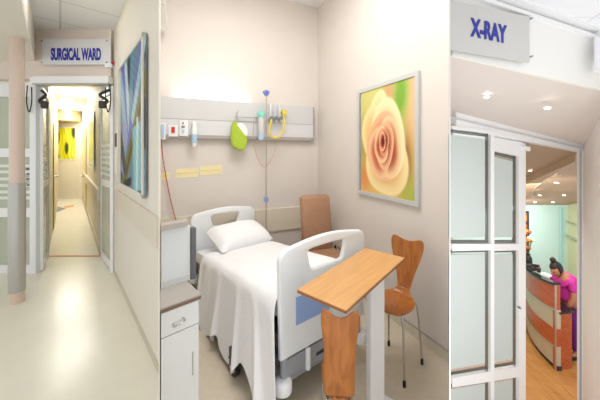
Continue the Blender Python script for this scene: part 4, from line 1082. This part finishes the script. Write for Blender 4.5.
# ---------------------------------------------------------------- the person leaning over the desk
FX, FY = 3.61, 3.62
per = thing('person', 'person in a magenta top with dark hair tied up, leaning over the reception desk', 'person', (FX, FY, HR))
def skinned(name, verts, edges, radii, m, parent, sub=2, root=0, local=True):
    me = bpy.data.meshes.new(name); me.from_pydata([Vector(v) for v in verts], edges, [])
    o = bpy.data.objects.new(name, me); COL.objects.link(o)
    md = o.modifiers.new('skin', 'SKIN'); md.use_smooth_shade = True
    sv = me.skin_vertices[0].data
    for i, r_ in enumerate(radii):
        sv[i].radius = r_ if isinstance(r_, (tuple, list)) else (r_, r_)
        sv[i].use_root = (i == root)
    md2 = o.modifiers.new('sub', 'SUBSURF'); md2.levels = sub; md2.render_levels = sub
    dg = bpy.context.evaluated_depsgraph_get(); me2 = bpy.data.meshes.new_from_object(o.evaluated_get(dg))
    bpy.data.objects.remove(o); bm = bmesh.new(); bm.from_mesh(me2); bpy.data.meshes.remove(me2)
    return obj(name, bm, m, parent, local=local, smooth=True, recalc=False)
LEAN = .62
def LV(vs): return [(x*LEAN if z > .6 else x, y, z*.95) for (x, y, z) in vs]
def arm(s):
    return [(-.17, s*.145, 1.12), (-.20, s*.175, .90), (-.27, s*.12, .765)]
verts = [(0, 0, .84), (-.04, 0, .97), (-.12, 0, 1.10), (-.18, 0, 1.19), (-.235, 0, 1.235), (-.285, 0, 1.27)]
edges = [(0, 1), (1, 2), (2, 3), (3, 4), (4, 5)]
rad = [(.125, .15), (.10, .125), (.10, .14), (.065, .085), .045, .05]
for s in (-1, 1):
    b0 = len(verts); sh_ = [(-.165, s*.155, 1.13), (-.185, s*.19, .95), (-.25, s*.15, .80)]
    verts += sh_; edges += [(3, b0), (b0, b0+1), (b0+1, b0+2)]; rad += [.052, .04, .028]
for s in (-1, 1):
    b0 = len(verts); verts += [(.01, s*.08, .74), (-.005, s*.085, .44), (.03, s*.085, .08), (-.08, s*.09, .035)]
    edges += [(0, b0), (b0, b0+1), (b0+1, b0+2), (b0+2, b0+3)]; rad += [.085, .058, .038, .03]
body = skinned('body', LV(verts), edges, rad, SKIN, per)
# head: shaped ellipsoid looking down-left
def headbm():
    bm = bmesh.new(); bmesh.ops.create_uvsphere(bm, u_segments=28, v_segments=20, radius=1.)
    for v in bm.verts:
        x, y, z = v.co
        w = .074*(1-.22*max(0, -z)**1.5); d_ = .092
        nx = -x                                      # face looks to -x
        fx = x*d_
        if nx > .55 and -.1 > z > -.75 and abs(y) < .5: fx -= .004
        if nx > .8 and abs(y) < .22 and -.35 < z < .08: fx -= .020*(1-abs(y)/.22)*(1-abs(z+.15)/.25 if abs(z+.15) < .25 else 0)     # nose
        if nx > .7 and .12 < abs(y) < .5 and -.02 < z < .25: fx += .007                                    # eye sockets
        v.co = (fx, y*w, z*.112)
    return bm
M = Matrix.Translation((-.345*LEAN-.015, 0, 1.285*.95)) @ Matrix.Rotation(math.radians(-38), 4, 'Y') @ Matrix.Scale(.93, 4)
bm = headbm(); bm.transform(M); obj('head', bm, SKIN, body, local=True, smooth=True)
bm = bmesh.new()
for s in (-1, 1):
    t_ = bmesh.new(); bmesh.ops.create_uvsphere(t_, u_segments=10, v_segments=8, radius=.011); t_.transform(M @ Matrix.Translation((-.078, s*.028, .014))); join(bm, t_)
obj('eyes', bm, BLACK, body, local=True, smooth=True)
bm = bmesh.new(); t_ = bmesh.new(); bmesh.ops.create_uvsphere(t_, u_segments=10, v_segments=8, radius=1.); t_.transform(M @ Matrix.Translation((-.080, 0, -.055)) @ Matrix.Diagonal((.008, .022, .006, 1))); join(bm, t_)
obj('mouth', bm, mat('lips', s2l(150, 76, 70), .5), body, local=True, smooth=True)
bm = bmesh.new()
for s in (-1, 1):
    t_ = bmesh.new(); bmesh.ops.create_uvsphere(t_, u_segments=10, v_segments=8, radius=1.); t_.transform(M @ Matrix.Translation((.0, s*.076, -.005)) @ Matrix.Diagonal((.018, .008, .028, 1))); join(bm, t_)
obj('ears', bm, SKIN, body, local=True, smooth=True)
bm = bmesh.new(); bmesh.ops.create_uvsphere(bm, u_segments=24, v_segments=18, radius=1.)
dele = [v for v in bm.verts if (v.co.x < -.35 and v.co.z < .45) or v.co.z < -.55]
bmesh.ops.delete(bm, geom=dele, context='VERTS')
for v in bm.verts: v.co = (v.co.x*.104+.008, v.co.y*.086, v.co.z*.122+.006)
bm.transform(M); hr = obj('hair', bm, HAIR, per, local=True, smooth=True)
md = hr.modifiers.new('thick', 'SOLIDIFY'); md.thickness = .014
bm = bmesh.new(); bmesh.ops.create_icosphere(bm, subdivisions=3, radius=.045)
for v in bm.verts: v.co *= 1+.15*mn.noise(v.co*40)
bm.transform(M @ Matrix.Translation((.035, 0, .15))); obj('hair_bun', bm, HAIR, hr, local=True, smooth=True)
# clothes: shirt and trousers follow the body
verts = [(0, 0, .80), (-.035, 0, .95), (-.118, 0, 1.10), (-.17, 0, 1.175), (-.215, 0, 1.215)]
edges = [(0, 1), (1, 2), (2, 3), (3, 4)]; rad = [(.142, .17), (.122, .145), (.125, .17), (.105, .14), (.08, .095)]
for s in (-1, 1):
    b0 = len(verts); verts += [(-.165, s*.155, 1.13), (-.18, s*.182, 1.0)]; edges += [(3, b0), (b0, b0+1)]; rad += [.066, .06]
skinned('shirt', LV(verts), edges, rad, MAGENTA, per)
verts = [(0.005, 0, .82)]; edges = []; rad = [(.14, .165)]
for s in (-1, 1):
    b0 = len(verts); verts += [(.01, s*.085, .70), (-.0, s*.085, .44), (.03, s*.085, .10)]; edges += [(0, b0), (b0, b0+1), (b0+1, b0+2)]; rad += [.10, .075, .055]
skinned('trousers', verts, edges, rad, PURPLE, per)
for s in (-1, 1):
    bm = B(); box(bm, (-.03, s*.088, .03), (.22, .085, .06), 0, .025); obj('shoe', bm, BLACK, per, local=True, smooth=True)
# hands: palm, four fingers and a thumb resting on the worktop
for s in (-1, 1):
    wv = Vector((-.25*LEAN, s*.15, .80*.95)); hv = Vector((-.25*LEAN-.05, s*.14, .765*.95))
    V = [wv, (wv+hv)/2+Vector((-.01, 0, 0)), hv+Vector((-.02, 0, -.005))]; E_ = [(0, 1), (1, 2)]; R_ = [.026, (.030, .020), (.034, .015)]
    hand = skinned('hand', V, E_, R_, SKIN, body)
    for k, ln in enumerate((.055, .066, .070, .058)):
        st = hv+Vector((-.025, (k-1.5)*.018, -.004)); V = [st, st+Vector((-.03, 0, .004)), st+Vector((-.03-ln*.4, 0, -.006)), st+Vector((-.03-ln*.75, 0, -.016))]
        skinned('finger', V, [(0, 1), (1, 2), (2, 3)], [.0095, .009, .0085, .0075], SKIN, hand, 1)
    st = hv+Vector((.005, -s*.02, -.002)); V = [st, st+Vector((-.02, -s*.022, -.004)), st+Vector((-.045, -s*.03, -.012))]
    skinned('thumb', V, [(0, 1), (1, 2)], [.011, .010, .008], SKIN, hand, 1)

per.scale = (.76, .76, .95)
# ================================================================== light
def area(name, loc, tgt, size, power, col=(1, .97, .92), sy=None, spread=None):
    l = bpy.data.lights.new(name, 'AREA'); l.energy = power; l.color = col; l.size = size
    if sy: l.shape = 'RECTANGLE'; l.size_y = sy
    if spread: l.spread = math.radians(spread)
    o = bpy.data.objects.new(name, l); COL.objects.link(o); o.location = loc
    o.rotation_euler = (Vector(tgt)-Vector(loc)).to_track_quat('-Z', 'Y').to_euler()
    return o
W_ = bpy.data.worlds.new('world'); S.world = W_; W_.use_nodes = True
W_.node_tree.nodes['Background'].inputs[0].default_value = (.97, .985, 1., 1); W_.node_tree.nodes['Background'].inputs[1].default_value = 1.05
area('ward_ceiling_lamp', (-.2, 2.0, ZC-.05), (-.2, 2.0, 0), 1.3, 52, (1, .995, .985))
p = head.foot(212, .2); o = area('bedhead_lamp', (p.x, p.y, zr1+.06), (p.x-head.n.x*.1, p.y-head.n.y*.1, zr1+1), .85, 1.2, (1, .99, .97), .06)
o.rotation_euler[2] = math.atan2(.399, .917)
area('lobby_ceiling_lamp', (-2.6, 2.0, zc-.05), (-2.7, 2.4, 0), 1.0, 58, (1, .985, .95))
area('corridor_lamp', tuple(P(67, 100, 5.4).xy)+(zci-.05,), tuple(P(67, 100, 5.4).xy)+(0,), .8, 48, (1, .985, .94), 1.6)
area('corridor_lamp_far', tuple(P(67, 100, 7.4).xy)+(zci-.05,), tuple(P(67, 100, 7.4).xy)+(0,), .8, 44, (1, .985, .94), 1.2)
area('xray_door_fill', (1.0, .45, .9), (1.5, 2.2, .5), .6, 17, (1, 1, 1))  # added low fill near the viewer, brightens the sliding doors
area('reception_lamp', (2.75, 2.95, zcl(2.95)-.2), (3.3, 3.5, HR), .5, 26, (1, .93, .82))
area('reception_lamp_back', (3.4, 4.0, zcl(4.1)-.16), (3.7, 4.5, HR+.6), .5, 15, (1, .96, .9))

# ================================================================== camera
cam = bpy.data.cameras.new('camera'); co = bpy.data.objects.new('camera', cam); COL.objects.link(co)
cam.sensor_width = 36.; cam.sensor_fit = 'HORIZONTAL'; cam.lens = F*36/600; cam.clip_start = .02
co.location = (0, 0, EYE); co.rotation_euler = (math.pi/2, 0, 0)
cam.shift_x = (300-CX)/600; cam.shift_y = -(200-CY)/600
S.camera = co
vs = S.view_settings; vs.view_transform = 'Standard'; vs.look = 'None'; vs.gamma = 1.; vs.use_curve_mapping = False; vs.exposure = 0.
